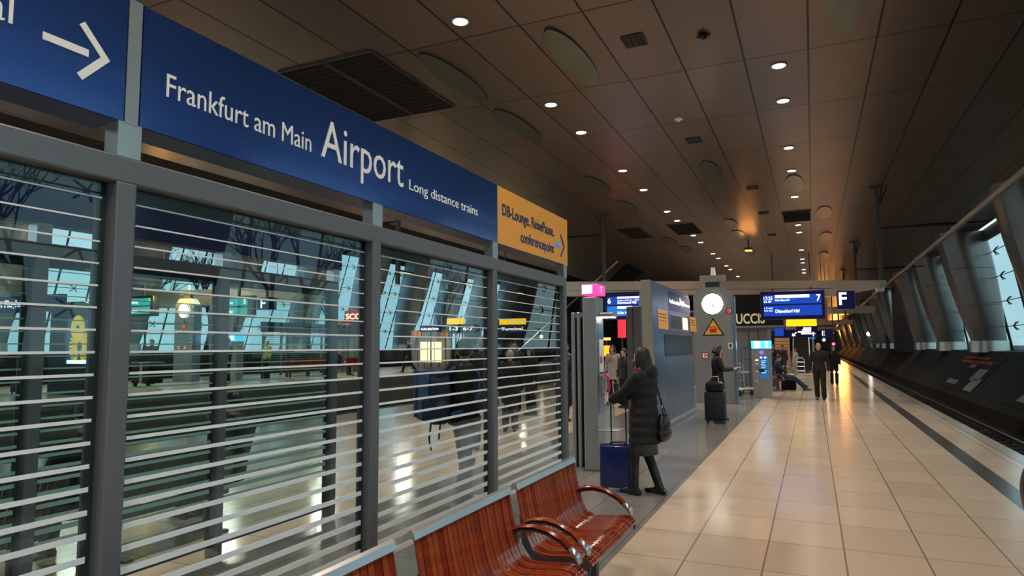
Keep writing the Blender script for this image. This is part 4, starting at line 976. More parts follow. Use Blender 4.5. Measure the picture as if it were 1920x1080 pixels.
    for S_ in 'LR':
        a = J['an'+S_]; to = J['toe'+S_].normalized()
        m.tube([V(a.x, a.y, .045*k)-to*.055*k, V(a.x, a.y, .05*k)-to*.0*k, V(a.x, a.y, .040*k)+to*.10*k, V(a.x, a.y, .032*k)+to*.185*k], [(.040*k, .038*k), (.048*k, .042*k), (.036*k, .046*k), (.026*k, .034*k)], 12)
        m.box(V(a.x-.035*k, a.y-.035*k, 0)-to*.045*k, V(a.x+.035*k, a.y+.035*k, .05*k)-to*.045*k)
        if bt: limb(m, [a+V(0, 0, -.02), a+(J['kn'+S_]-a).normalized()*bt*k], [.052*k, .058*k])
    m.build('boots' if bt else 'shoes', wear.get('shoes', 'boot'), t, remesh=vox, sm_iter=1)
    # hair
    hm = wear.get('hair', 'hair_dark'); hl = wear.get('hairlen', 0)
    if hm:
        m = MB(); m.ball(hp(0, -.012, .035), 1, 20, (.084*k, .100*k, .105*k), hrot)
        if hl:
            m.tube([hp(0, -.035, .06), hp(0, -.045, -.03), hp(0, -.05, -.03-hl*.5), hp(0, -.052, -.03-hl)], [(.06*k, .080*k), (.078*k, .098*k), (.080*k, .108*k), (.060*k, .095*k)], 14, side=hrot @ Vector((0, 1, 0)))
            for s in (-1, 1): limb(m, [hp(s*.068, .02, .04), hp(s*.078, .018, -.05), hp(s*.074, .01, -.04-hl*.8)], [.026*k, .032*k, .026*k])
        ho = m.build('hair', hm, t, remesh=max(vox, .009), sm_iter=2)
        # clear the face: push hair off the face front
        inv = hrot.inverted()
        for v in ho.data.vertices:
            q = inv @ (v.co-hd); 
            if q.y > .035*k and q.z < .055*k and abs(q.x) < .062*k: v.co = hd + hrot @ Vector((q.x, .030*k, q.z))
    if wear.get('cap'):
        m = MB(); m.ball(hp(0, -.008, .045), 1, 18, (.088*k, .104*k, .095*k), hrot); m.tube([hp(0, .07, .05), hp(0, .16, .035)], [(.012, .06), (.006, .045)], 12, side=(0, 0, 1)); m.build('cap', wear['cap'], t, smooth=True)
    if wear.get('glasses'):
        m = MB()
        for s in (-1, 1):
            m.tube([hp(s*.032+math.cos(a)*.022, .096, .006+math.sin(a)*.017) for a in [2*PI*j/14 for j in range(14)]], .0028, 5, closed=True); m.tube([hp(s*.054, .094, .012), hp(s*.080, .0, .012)], .0028, 5)
        m.tube([hp(-.01, .099, .008), hp(.01, .099, .008)], .0028, 5); m.build('glasses', 'black', t)
    if wear.get('scarf'):
        m = MB(); m.tube([J['neck']+V(math.cos(a)*.082*k, math.sin(a)*.08*k+.01, -.005+.01*math.sin(a)) for a in [2*PI*j/16 for j in range(16)]], .030*k, 8, closed=True)
        if wear['scarf'] == 'scarf': m.tube([J['neck']+V(.03, .09, -.02), J['chest']+V(.04, .16, -.1)], [(.05, .015), (.06, .015)], 8)
        m.build('scarf', wear['scarf'], t, smooth=True)
    return t, J, k

# -- woman with the blue suitcase, seen from the side, facing left toward the phone pillar
tW, J, k = person('woman in a long black quilted coat holding the handle of the blue suitcase', (-1.80, 7.62, 0), math.radians(78), 1.66,
    dict(elL=(-.20, .16, 1.19), wrL=(-.12, .36, 1.10), elR=(.20, .19, 1.20), wrR=(.10, .38, 1.08), knL=(-.10, .09, .50), anL=(-.10, .10, .10), knR=(.10, .03, .50), anR=(.10, -.13, .10), pnL=(0, 0, -1), pnR=(0, 0, -1), curl=.8, nod=.05),
    dict(top='coat_deep', drop=.028, puff=.040, hem=.60, ribs=1, topname='coat', legs='tights', tights=1, skirt=.47, boots=.24, shoes='boot', hairlen=.19, hair='hair_dark', hood=1, scarf='red_cloth', glasses=1, skin='skin_pale'), vox=.0095)
def suitcase(label, loc, rz, w, d, h, m, handle, seams=True, name='suitcase'):
    t = thing(name, label, 'suitcase', loc, rz)
    MB().box((-w/2, -d/2, .055), (w/2, d/2, .055+h), .03).build('shell', m, t, smooth=True, wn=True)
    if seams:
        mb = MB()
        for x in (-w*.3, -w*.1, w*.1, w*.3): mb.box((x-.006, -d/2-.004, .12), (x+.006, -d/2+.002, h))
        mb.build('rib', m, t)
        MB().box((-w/2-.004, -.008, .08), (w/2+.004, .008, .03+h+.028)).build('zip', 'black', t)
    for x in (-w/2+.05, w/2-.05):
        for y in (-d/2+.04, d/2-.04): MB().cyl((x-.012, y, .028), (x+.012, y, .028), .028, n=14).build('wheel', 'black_plastic', t)
    mb = MB()
    for x in (-w*.22, w*.22): mb.tube([(x, d/2-.04, h+.04), (x, d/2-.04, handle)], .009, 8)
    mb.tube([(-w*.24, d/2-.04, handle), (w*.24, d/2-.04, handle)], .015, 8); mb.build('telescopic_handle', 'black', t)
    MB().tube([(-.09, 0, h+.05), (-.08, 0, h+.085), (.08, 0, h+.085), (.09, 0, h+.05)], [(.012, .02)]*4, 8).build('carry_handle', 'black', t)
    return t
suitcase('dark blue hard-shell suitcase with extended black handle beside the woman in the quilted coat', (-2.13, 7.66, 0), math.radians(6), .40, .24, .48, 'case_blue', 1.05)
t = thing('shoulder_bag', 'soft black shoulder bag hanging behind the woman in the quilted coat', 'bag', (-1.60, 7.72, .62))
m = MB(); m.ball((0, 0, .14), 1, 20, (.075, .17, .17)); m.ball((0, 0, .06), 1, 16, (.085, .19, .10)); m.build('pouch', 'bag_black', t, remesh=.01, sm_iter=2)
MB().tube([(.02, -.10, .28), (-.03, -.06, .5), (-.1, .0, .72), (-.06, .06, .5), (.0, .12, .28)], [(.010, .004)]*5, 6).build('strap', 'bag_black', t)
MB().box((-.02, -.11, .36), (.01, -.07, .39)).build('buckle', 'alu', t)

# -- woman with phone by the clock pillar
person('woman in a black coat looking at her phone in front of the clock pillar', (-1.99, 15.62, 0), math.radians(-72), 1.70,
    dict(elL=(-.22, .06, 1.16), wrL=(-.10, .30, 1.17), elR=(.22, .08, 1.16), wrR=(.06, .32, 1.17), nod=.32, look=.1, pnL=(0, 0, 1), pnR=(0, 0, 1), curl=.9, anL=(-.09, .05, .09), anR=(.09, -.06, .09)),
    dict(top='cloth_black', puff=.018, hem=.72, topname='coat', legs='tights', hairlen=.07, hair='hair_dark', skin='skin_pale'), vox=.0095)
t = thing('mobile_phone', 'small phone held by the woman at the clock pillar', 'phone', (-1.60, 15.74, 1.19)); MB().box((-.005, -.035, -.004), (.12, .035, .005), .003).build('case', 'black_plastic', t); MB().box((.002, -.031, .0045), (.113, .031, .006)).build('screen', 'lum_text', t)
suitcase('large dark upright suitcase in front of the woman at the clock pillar', (-2.0, 15.18, 0), 0, .44, .28, .62, 'case_dark', .95, seams=False)
t = thing('handbag', 'glossy black handbag standing on top of the dark suitcase', 'bag', (-2.0, 15.17, .68))
m = MB(); m.box((-.20, -.11, 0), (.20, .11, .20), .05); m.ball((0, 0, .17), 1, 16, (.20, .10, .07)); m.build('bag_body', 'bag_black', t, remesh=.012, sm_iter=3)
MB().tube([(-.09, -.08, .2), (-.085, -.08, .33), (.085, -.08, .33), (.09, -.08, .2)], .012, 8).build('handle', 'alu', t, smooth=True)
MB().box((-.14, -.118, .06), (-.02, -.108, .15), .01).box((.02, -.118, .05), (.15, -.108, .15), .01).build('pocket', 'bag_black', t)

# -- man walking toward the viewer
person('balding man in black pullover and black trousers walking toward the viewer on the cream tiles', (.15, 22.7, 0), math.radians(176), 1.76,
    dict(elL=(-.245, -.05, 1.14), wrL=(-.25, .02, .88), elR=(.245, -.03, 1.14), wrR=(.25, .06, .88), knL=(-.10, .05, .51), anL=(-.11, .08, .09), knR=(.09, -.02, .51), anR=(.09, -.10, .10), look=.35),
    dict(top='cloth_black', puff=.016, hem=.84, legs='cloth_black', hair=None, build=1.04, topname='pullover', shoes='black_plastic'), vox=.011)
# -- seated man
SEAT = dict(pel=(0, 0, .50), waist=(0, -.06, .66), chest=(0, -.10, .86), neck=(0, -.09, 1.05), head=(0, -.05, 1.18), shL=(-.175, -.11, 1.0), shR=(.175, -.11, 1.0),
            elL=(-.22, .02, .76), wrL=(-.08, .22, .66), elR=(.22, .02, .76), wrR=(.08, .22, .66), hipL=(-.09, 0, .50), knL=(-.10, .44, .50), anL=(-.10, .52, .09), hipR=(.09, 0, .50), knR=(.10, .44, .50), anR=(.10, .52, .09), nod=.3)
def seat(**kw): d = dict(SEAT); d.update(kw); return d
person('man in dark blue jacket and jeans seated beyond the ticket machine', (-1.16, 27.2, 0), math.radians(-86), 1.76,
    seat(anL=(-.10, .86, .10), knL=(-.1, .46, .46), anR=(.10, .80, .10), knR=(.1, .45, .46)), dict(top='cloth_navy', legs='jeans', hair='hair_brown', seated=1, shoes='shoe_brown'), vox=.015)
t = thing('travel_bag', 'square black travel bag under the seated man', 'bag', (-.92, 27.6, 0)); MB().box((-.25, -.15, 0), (.28, .15, .38), .04).build('bag_body', 'cloth_black', t); MB().tube([(-.1, 0, .38), (-.08, 0, .44), (.1, 0, .44), (.12, 0, .38)], .012, 6).build('handle', 'black', t)
A = atZ(1461, 703, 0)
person('bearded man in a black jacket standing before the timber wall, left of two', (-1.98, 39.5, 0), math.radians(165), 1.74, dict(elL=(-.22, .1, 1.15), wrL=(-.05, .25, 1.3), nod=.2), dict(top='coat_black', legs='trousers_grey', hair='hair_brown', scarf='scarf'), vox=.018)
person('person in a black jacket with light collar standing before the timber wall, right of two', (-1.52, 38.9, 0), math.radians(200), 1.72, dict(nod=.35), dict(top='coat_black', legs='trousers_grey', hair='hair_brown', hem=.7), vox=.018)
person('person in pale clothes half hidden next to the escalator', (-.93, 41, 0), math.radians(120), 1.5, {}, dict(top='coat_light', legs='jeans_pale', hair='hair_brown', shoes='shoe_white'), vox=.02)
person('person in brown jacket mostly hidden behind the walking man', (.78, 31.5, 0), math.radians(190), 1.66, {}, dict(top='poster_dark', legs='cloth_black', hair='hair_brown'), vox=.018)
# -- people behind the shelter and at the pillar gap
tB, J, k = person('man in a dark cap and blue backpack seen through the striped glass', (-3.45, 6.30, 0), math.radians(-42), 1.76, dict(knL=(-.11, .06, .51), anL=(-.13, .10, .09), anR=(.11, -.08, .09), elL=(-.22, .1, 1.18), wrL=(-.15, .28, 1.25), look=1.2),
    dict(top='cloth_black', puff=.045, legs='jeans_pale', hair='hair_dark', cap='cloth_black', shoes='shoe_white', hood=1), vox=.012)
t = thing('backpack', 'large dark blue hiking backpack on the man in the cap', 'backpack', (-3.45, 6.30, 0), math.radians(-42))
m = MB(); m.box((-.17, -.42, .88), (.17, -.17, 1.40), .07); m.ball((0, -.30, 1.40), 1, 16, (.17, .13, .08)); m.box((-.13, -.50, .92), (.13, -.36, 1.18), .05); m.box((-.21, -.36, .90), (.21, -.2, 1.12), .05); m.build('pack', 'backpack_navy', t, remesh=.012, sm_iter=3)
mb = MB()
for x in (-.09, .09): mb.box((x-.022, -.515, .95), (x+.022, -.40, 1.45), .01)
mb.box((-.172, -.40, 1.02), (-.168, -.22, 1.3)).build('front_strap', 'strap_blue', t)
mb = MB()
for s in (-1, 1): mb.tube([(s*.11, -.20, 1.42), (s*.12, -.05, 1.49), (s*.13, .12, 1.40), (s*.15, .14, 1.2), (s*.18, -.02, 1.02), (s*.18, -.2, .98)], [(.028, .010)]*6, 8)
mb.build('shoulder_strap', 'strap_blue', t, smooth=True)
MB().tube([(-.16, -.3, .92), (-.18, -.32, .7), (-.17, -.30, .58)], .012, 6).tube([(.16, -.3, .92), (.17, -.32, .74)], .010, 6).build('loose_strap', 'black', t)
person('tall person in a big dark coat behind the last glass pane', (-5.05, 9.9, 0), math.radians(40), 1.86, dict(look=.3), dict(top='cloth_black', puff=.05, legs='trousers_grey', hair='hair_grey', hem=.62, build=1.15), vox=.014)
person('grey-blond haired person in a dark coat behind the glass, back turned', (-5.6, 12.2, 0), math.radians(15), 1.62, {}, dict(top='cloth_black', puff=.04, legs='trousers_grey', hair='hair_blond', hem=.7, build=1.1), vox=.014)
person('dark-haired man with glasses facing the viewer behind the glass crowd', (-7.0, 15.5, 0), math.radians(200), 1.84, {}, dict(top='cloth_black', legs='cloth_black', hair='hair_dark', glasses=1), vox=.015)
person('brown-haired woman in a dark coat at the end of the glass crowd', (-6.4, 15.2, 0), math.radians(150), 1.66, {}, dict(top='cloth_black', legs='tights', hair='hair_brown', hairlen=.12, hem=.6), vox=.015)
person('man in black behind the end post of the shelter', (-6.4, 17.8, 0), math.radians(190), 1.78, {}, dict(top='coat_black', legs='cloth_black', hair='hair_brown'), vox=.016)
person('person in a dark jacket left of the twin posts', (-5.25, 14.3, 0), math.radians(230), 1.68, {}, dict(top='coat_black', legs='cloth_black', hair='hair_brown'), vox=.016)
person('woman with long brown hair and patterned scarf in the gap beside the phone pillar', (-5.75, 20.3, 0), math.radians(170), 1.72, {}, dict(top='coat_light', legs='tights', hair='hair_brown', hairlen=.2, scarf='scarf', hem=.65), vox=.015)
person('young man in black jacket in the gap, right of the woman with the scarf', (-4.75, 17.9, 0), math.radians(150), 1.62, {}, dict(top='coat_black', legs='cloth_black', hair='hair_brown'), vox=.015)
# seated person inside shelter
A = atX(437, 750, -5.3)
person('dark-clothed person seated beyond the rear glass wall, back to the viewer', (-5.28, A.y-.05, 0), math.radians(90), 1.66, seat(), dict(top='cloth_black', legs='cloth_black', hair='hair_dark', seated=1, puff=.03), vox=.014)
A = atX(150, 790, -5.3)
person('person in black seated beyond the rear glass wall near the left edge', (-5.28, A.y, 0), math.radians(90), 1.66, seat(), dict(top='cloth_black', legs='cloth_black', hair='hair_brown', seated=1, puff=.03), vox=.014)
# dark bag shape cut by the right edge
t = thing('black_shoulder_bag', 'rounded black bag cut off by the right edge of the picture', 'bag', (1.95, 5.62, .40))
A = atY(1932, 925, 5.6); t.location = (A.x+.06, 5.6, A.z)
m = MB(); m.ball((0, 0, 0), 1, 24, (.115, .16, .235)); m.ball((.05, 0, -.04), 1, 20, (.12, .17, .21)); m.build('bag_body', 'bag_black', t, remesh=.012, sm_iter=2)
MB().tube([(.03, -.08, .2), (.05, -.05, .5), (.12, 0, .70)], [(.016, .005)]*3, 6).tube([(.03, .08, .2), (.05, .05, .5), (.12, 0, .70)], [(.016, .005)]*3, 6).build('strap', 'bag_black', t)
person('person in black walking out of the right edge of the picture', (2.06, 5.66, 0), math.radians(180), 1.78, dict(elR=(.22, -.03, 1.15)), dict(top='cloth_black', legs='cloth_black', hair='hair_dark'), vox=.016)

# ================================================================ OPPOSITE PLATFORM
def far_person(px, py, yy, rz, H, wear, label, pose=None, z=.35):
    A = atY(px, py, yy); person(label, (A.x, yy, z), math.radians(rz), H, pose or {}, wear, 'people on the opposite platform', vox=.02)
far_person(283, 700, 17.6, 200, 1.72, dict(top='cloth_black', legs='cloth_black', hair='hair_brown', eyes=0), 'person in black behind the crate trolley on the opposite platform', dict(elL=(-.2, .1, 1.15), wrL=(-.05, .25, 1.2), elR=(.2, .1, 1.15), wrR=(.05, .25, 1.2)))
far_person(426, 700, 18.9, 160, 1.74, dict(top='cloth_black', legs='cloth_black', hair='hair_dark', eyes=0), 'person in black under the far light-blue screen')
far_person(500, 700, 22.5, 170, 1.70, dict(top='hivis', legs='cloth_navy', hair='hair_blond', eyes=0), 'person in a yellowish jacket behind the far shelter glass')
far_person(45, 700, 12.5, 160, 1.76, dict(top='cloth_black', legs='cloth_black', hair='hair_grey', eyes=0), 'person in black under the far Flughafen sign')
far_person(767, 690, 30.5, 110, 1.76, dict(top='cloth_black', legs='cloth_black', hair='hair_grey', eyes=0), 'person in a dark coat striding along the opposite platform', dict(knL=(-.1, .2, .52), anL=(-.1, .32, .1), knR=(.1, -.05, .5), anR=(.1, -.33, .14)))
A = atY(637, 690, 26.5); person('person with red hood seated on the far red bench', (A.x, 26.5, .35), math.radians(-80), 1.7, seat(), dict(top='cloth_black', legs='trousers_grey', hair='red_cloth', seated=1, eyes=0), 'people on the opposite platform', vox=.02)
A = atY(285, 716, 16.6); t = thing('luggage_cart', 'grey box trolley with a light stripe in front of the far clock pillar', 'trolley', (A.x, 16.4, .35))
MB().box((-.45, -.3, .12), (.45, .3, .86), .03).build('box', 'poster_dark', t); MB().box((.0, -.31, .12), (.14, -.295, .84)).build('stripe', 'scarf', t); MB().box((-.46, -.31, .84), (.46, .31, .88)).build('lid', 'steel_light', t)
for x in (-.35, .35): MB().cyl((x-.03, -.2, .07), (x+.03, -.2, .07), .07, n=12).build('wheel', 'black', t)
A = atY(60, 700, 12.3); suitcase('small dark suitcase beside the person under the far Flughafen sign', (A.x-.6, 12.3, .35), .3, .4, .25, .5, 'case_dark', .95, seams=False)
# beam, boards
A, B = atY(250, 545, 20), atY(560, 545, 20)
t = thing('cross_beam', 'grey concrete beam over the opposite platform behind the far clock', 'beam', (-26, 20.4, 3.6)); 
MB().prism([(-2.6, 0), (1, -.1), (7.0, .05), (7.4, .40), (7.4, .55), (-2.6, .75)], 'Y', 0, .5).build('beam', 'beam_metal', t)
def far_board(a, b, y, m, label, txt, cat='departure board', face='-Y'):
    A, B = atY(*a, y), atY(*b, y); t = thing('departure_board', label, cat, (A.x, y, B.z), 0, 'far train boards'); w, h = B.x-A.x, A.z-B.z
    MB().box((0, 0, 0), (w, .3, h), .02).build('housing', 'black', t); 
    MB().box((w*.45, .1, h), (w*.5, .2, h+.5)).build('hanger', 'steel_dark', t); MB().box((w*.05, -.01, h*.53), (w*.88, 0, h*.88)).build('screen', m, t); MB().box((w*.05, -.01, h*.1), (w*.88, 0, h*.47)).build('screen', m, t)
    for i, s in enumerate(txt): text('lettering', s, (A.x+w*.08, y-.014, B.z+h*(.63-.43*i)), '-Y', h*.13, 'lum_text', t, width=w*.3, bold=.01)
    return t, A, B, w, h
far_board((243, 556), (286, 592), 18.5, 'lum_teal', 'teal lit train board left of the far clock pillar', ['Hamburg', 'Frankfurt Hbf'])
t, A, B, w, h = far_board((418, 556), (470, 594), 19.5, 'lum_teal', 'teal lit train board for track 5 right of the far clock pillar', ['Mainz', 'Main Hbf'])
text('lettering', '5', (A.x+w*.76, 19.48, B.z+h*.62), '-Y', h*.22, 'lum_text', t, bold=.02)
A, B = atY(482, 558, 20), atY(505, 580, 20); t = thing('section_sign', 'far dark blue section sign with white letter F seen through the glass', 'sign', (A.x, 20, B.z), 0, 'platform section letters'); w, h = B.x-A.x, A.z-B.z
MB().box((0, 0, 0), (w, .4, h), .01).build('cube', 'sign_blue_dark', t); text('lettering', 'F', (A.x+w*.3, 19.99, B.z+h*.15), '-Y', h*.75, 'lum_text', t, width=w*.4, bold=.02); MB().box((w*.45, .15, h), (w*.55, .25, h+.4)).build('hanger', 'steel_dark', t)
# lit info screen
A, B = atY(418, 626, 20.2), atY(443, 640, 20.2); t = thing('information_pillar', 'far grey pillar with a glowing light-blue screen', 'information pillar', (A.x, 20.2, .35)); w = B.x-A.x
MB().box((0, 0, 0), (w, .4, B.z-.35)).build('body', 'steel_pillar', t); MB().box((0, -.02, B.z-.35), (w, .38, A.z-.35)).build('screen', 'lum_cyan', t); MB().box((w*.1, -.026, B.z-.3), (w*.35, -.02, A.z-.42)).box((w*.6, -.026, B.z-.3), (w*.85, -.02, A.z-.42)).build('screen_picture', 'lum_text', t)
# far shelter with red benches
t = thing('far_shelter', 'distant glass shelter with dark blue fascia on the opposite platform', 'shelter', (-22.6, 22.5, .35))
mb = MB()
for i in range(6): mb.box((-.05, i*1.5, 0), (.05, i*1.5+.08, 2.45))
for i in range(3): mb.box((-.05-1.8, i*3.0, 0), (-1.75, i*3.0+.08, 2.45))
mb.build('frame', 'steel_dark', t); MB().box((-.1, -.05, 2.1), (.05, 7.6, 2.55)).build('fascia', 'wall_blue', t)
mb = MB()
for k in range(16): mb.box((-.01, 0, .45+k*.1), (.01, 7.5, .47+k*.1))
mb.build('stripes', 'glass_stripe_dimmed', t)
for i, px in enumerate((545, 578, 655)):
    A = atY(px, 690, 24+i*1.6); t = thing('red_bench', 'small red-brown bench on the opposite platform, %s from the left' % ORD[i], 'bench', (A.x+.4, 24+i*1.6, .35), 0, 'far red benches')
    MB().box((0, -.7, .42), (.42, .7, .46)).build('seat', 'wood', t); MB().box((-.05, -.7, .46), (0, .7, .86)).build('backrest', 'wood', t); MB().box((.05, -.6, 0), (.12, -.52, .42)).box((.05, .52, 0), (.12, .6, .42)).build('legs', 'steel_dark', t)
A = atY(681, 697, 27); t = thing('red_bin', 'small red litter box at the far benches', 'bin', (A.x, 27, .35)); MB().box((-.2, -.2, 0), (.2, .2, .6), .02).build('box', 'red_sign', t); MB().box((-.12, -.12, .6), (.12, .12, 1.0)).build('paper_sack', 'paper', t)
# kiosk with flower poster
A, B = atY(97, 568, 12.5), atY(165, 700, 12.5)
t = thing('poster_kiosk', 'dark round-cornered kiosk on the opposite platform with a yellow flower poster', 'kiosk', (A.x, 12.5, .35)); w = B.x-A.x; h = A.z-.35
MB().prism([(0, 0), (w, 0), (w, h-.35), (w-.1, h-.1), (w-.4, h), (0, h)], 'Y', 0, 1.2).build('body', 'train', t)
P0, P1 = atY(128, 597, 12.49), atY(168, 684, 12.49)
MB().box((P0.x, 12.47, P1.z), (P1.x, 12.5, P0.z)).build('poster', 'poster_blue', t, world=True)
for cx, cyy, r in ((146, 615, 13), (149, 650, 19)):
    c = atY(cx, cyy, 12.46); R0 = (atY(cx+r, cyy, 12.46).x-c.x); mb = MB(); n = 26
    for j in range(n):
        a = 2*PI*j/n
        if abs(a-1.5*PI) < .28: continue
        mb.tube([c+Vector((math.cos(a)*R0*.25, 0, math.sin(a)*R0*.3)), c+Vector((math.cos(a)*R0, 0, math.sin(a)*R0*1.15))], [(.03, .01), (.045, .01)], 6, side=(0, 0, 1))
    mb.build('flower', 'flower', t, world=True)
    c2 = atY(cx+r*.9, cyy+r*.7, 12.465); MB().ball(c2, .09, 10, (1, .1, .7)).build('leaf', 'green_leaf', t, world=True)
P0, P1 = atY(125, 675, 12.44), atY(166, 682, 12.44); MB().box((P0.x, 12.44, P1.z), (P1.x, 12.46, P0.z)).build('white_strip', 'lum_text', t, world=True)
A, B = atY(-40, 560, 12.6), atY(112, 582, 12.6); t = thing('airport_sign', 'dark blue sign reading Flughafen on the opposite platform', 'sign', (A.x, 12.6, B.z)); w, h = B.x-A.x, A.z-B.z
MB().box((0, 0, 0), (w, .2, h)).build('board', 'sign_blue_dark', t); text('lettering', 'am Main Flughafen', (atY(-38, 576, 12.58).x, 12.58, atY(0, 577, 12.58).z), '-Y', h*.45, 'lum_text', t, width=atY(56, 570, 12.58).x-atY(-38, 570, 12.58).x, bold=.02)
# lit adverts and signs farther along
def lit(name, label, cat, a, b, y, m, txt=None, tm='lum_text', group=None, leg=True, hh=.5):
    A, B = atY(*a, y), atY(*b, y); t = thing(name, label, cat, (A.x, y, B.z), 0, group); w, h = B.x-A.x, A.z-B.z
    MB().box((0, 0, 0), (w, .05 if name == 'glowing_lamp' else .2, h), .01).build('panel', m, t)
    if leg: MB().box((w*.5-.03, .08, (.36 if A.x < -18 else .0)-B.z), (w*.5+.03, .14, .02)).build('post', 'steel_dark', t)
    if txt: text('lettering', txt, (A.x+w*.08, y-.01, B.z+h*(.5-hh/2)), '-Y', h*hh, tm, t, width=w*.84, bold=.02)
    return t, A, B
lit('shop_sign', 'dark red lit shop sign with yellow letters SCO seen through the second pane', 'sign', (646, 583), (680, 603), 30, 'red_cloth', 'SCO', 'lum_warm')
lit('orange_notice_board', 'small orange sign under the far shop sign', 'sign', (628, 607), (653, 621), 29.8, 'orange_sign', 'Reisezentrum', 'black', hh=.3)
t, A, B = lit('shop_wall', 'grey shop wall with roller shutter on the opposite platform', 'shop', (622, 603), (700, 697), 30.4, 'shop_grey')
mb = MB(); w, h = B.x-A.x, A.z-B.z
for k_ in range(22): mb.box((w*.08, -.03, h*.05+k_*h*.035), (w*.38, 0, h*.06+k_*h*.035))
mb.build('shutter', 'steel_dark', t)
t, A, B = lit('direction_sign', 'dark blue sign with yellow top over the lit white panels, seen through the third pane', 'sign', (839, 608), (892, 624), 33, 'sign_blue_dark', '1-3  6-7', hh=.4)
lit('yellow_sign', 'glowing yellow sign left of the shelter post, seen through the third pane', 'sign', (838, 597), (868, 608), 33, 'lum_yellow')
lit('yellow_sign', 'glowing yellow sign right of the shelter post, seen through the last pane', 'sign', (936, 598), (984, 608), 33, 'lum_yellow')
lit('direction_sign', 'dark blue sign seen through the last pane beside the post', 'sign', (936, 609), (984, 624), 33, 'sign_blue_dark', 'Terminal', hh=.35)
lit('direction_sign', 'low dark blue Frankfurt name sign, seen through the third pane', 'sign', (787, 611), (826, 622), 34, 'sign_blue_dark', 'Frankfurt (Main) Flughafen', hh=.35)
lit('orange_notice_board', 'small orange plate left above the lit white panels', 'sign', (775, 622), (789, 633), 34, 'orange_sign'); lit('orange_notice_board', 'small orange plate right above the lit white panels', 'sign', (828, 624), (840, 633), 34, 'orange_sign')
t, A, B = lit('kiosk_wall', 'grey kiosk wall holding three glowing vertical lamps', 'kiosk', (770, 620), (845, 700), 34.8, 'shop_grey')
for i, (a, b) in enumerate(((788, 800), (802, 813), (815, 827))): lit('glowing_lamp', 'glowing cream vertical light panel, %s of three' % ('left', 'middle', 'right')[i], 'lit panel', (a, 641), (b, 679), 34.4, 'lum_warm', group='three glowing panels')
lit('red_banner', 'bright red vertical banner in the gap beside the phone pillar', 'banner', (1158, 598), (1172, 633), 30, 'lum_red'); lit('yellow_panel_light', 'small glowing yellow panel in the gap beside the phone pillar', 'lit panel', (1129, 648), (1142, 668), 30, 'lum_yellow')
lit('orange_plate', 'small orange lit plate above the yellow panel in the gap', 'sign', (1129, 633), (1143, 638), 30, 'lum_orange')
lit('blue_cube_sign', 'dark blue sign sliver left of the glowing pink cap', 'sign', (1088, 552), (1094, 580), 24, 'sign_blue_dark')
# floodlights / spots of the left hall (real lamps seen through the glass)
for i, (px, py, yy) in enumerate(((1015, 631, 40), (945, 500, 28), (516, 560, 24))):
    A = atY(px, py, yy); t = thing('hall_lamp', ['bright round lamp behind the glass crowd', 'small lamp high behind the last pane', 'small lamp right of the far letter F'][i], 'lamp', A, 0, 'lamps in the left hall')
    MB().ball((0, 0, 0), .10 if i == 0 else .06, 12).build('bulb', 'lum_lamp', t, smooth=True); MB().cyl((0, .1, 0), (0, .02, 0), .12, .06, 12).box((-.02, .08, 0), (.02, .12, (CZ if A.x > -15.5 else 9.6)-A.z)).build('reflector', 'steel_dark', t)
# row of lights over the opposite platform
for i, y in enumerate((8, 14, 20, 26, 33, 41, 50)):
    t = thing('hanging_light', 'linear light hanging over the opposite platform, %s from the near end' % ORD[i], 'ceiling light', (-22, y, 6.2), 0, 'linear lights over the opposite platform')
    MB().box((-.12, -.7, -.05), (.12, .7, .05), .01).box((-.01, -.5, .04), (.01, -.48, 3.4)).box((-.01, .48, .04), (.01, .5, 3.4)).build('housing', 'steel_dark', t); MB().box((-.08, -.6, -.06), (.08, .6, -.05)).build('tube', 'lum_warm', t)
    l = bpy.data.lights.new('lamp', 'AREA'); l.shape = 'RECTANGLE'; l.size = .2; l.size_y = 1.2; l.energy = 320; l.color = (1, .9, .75)
    lo = bpy.data.objects.new('lamp', l); COL.objects.link(lo); lo.parent = t; lo.location = (0, 0, -.08)
# escalator truss on the left background
A = atY(985, 660, 36); t = thing('escalator', 'diagonal escalator flank rising to the right behind the last glass pane', 'escalator', (-11, 38, 0), 0, 'escalators')
MB().prism([(-6.5, 0), (-5.5, 0), (2.2, 6.0), (1.2, 6.6)], 'Y', 0, .5).build('truss', 'concrete_dark', t); MB().tube([(-6.6, -.05, .8), (1.0, -.05, 7.0)], .06, 8).build('handrail', 'alu', t)

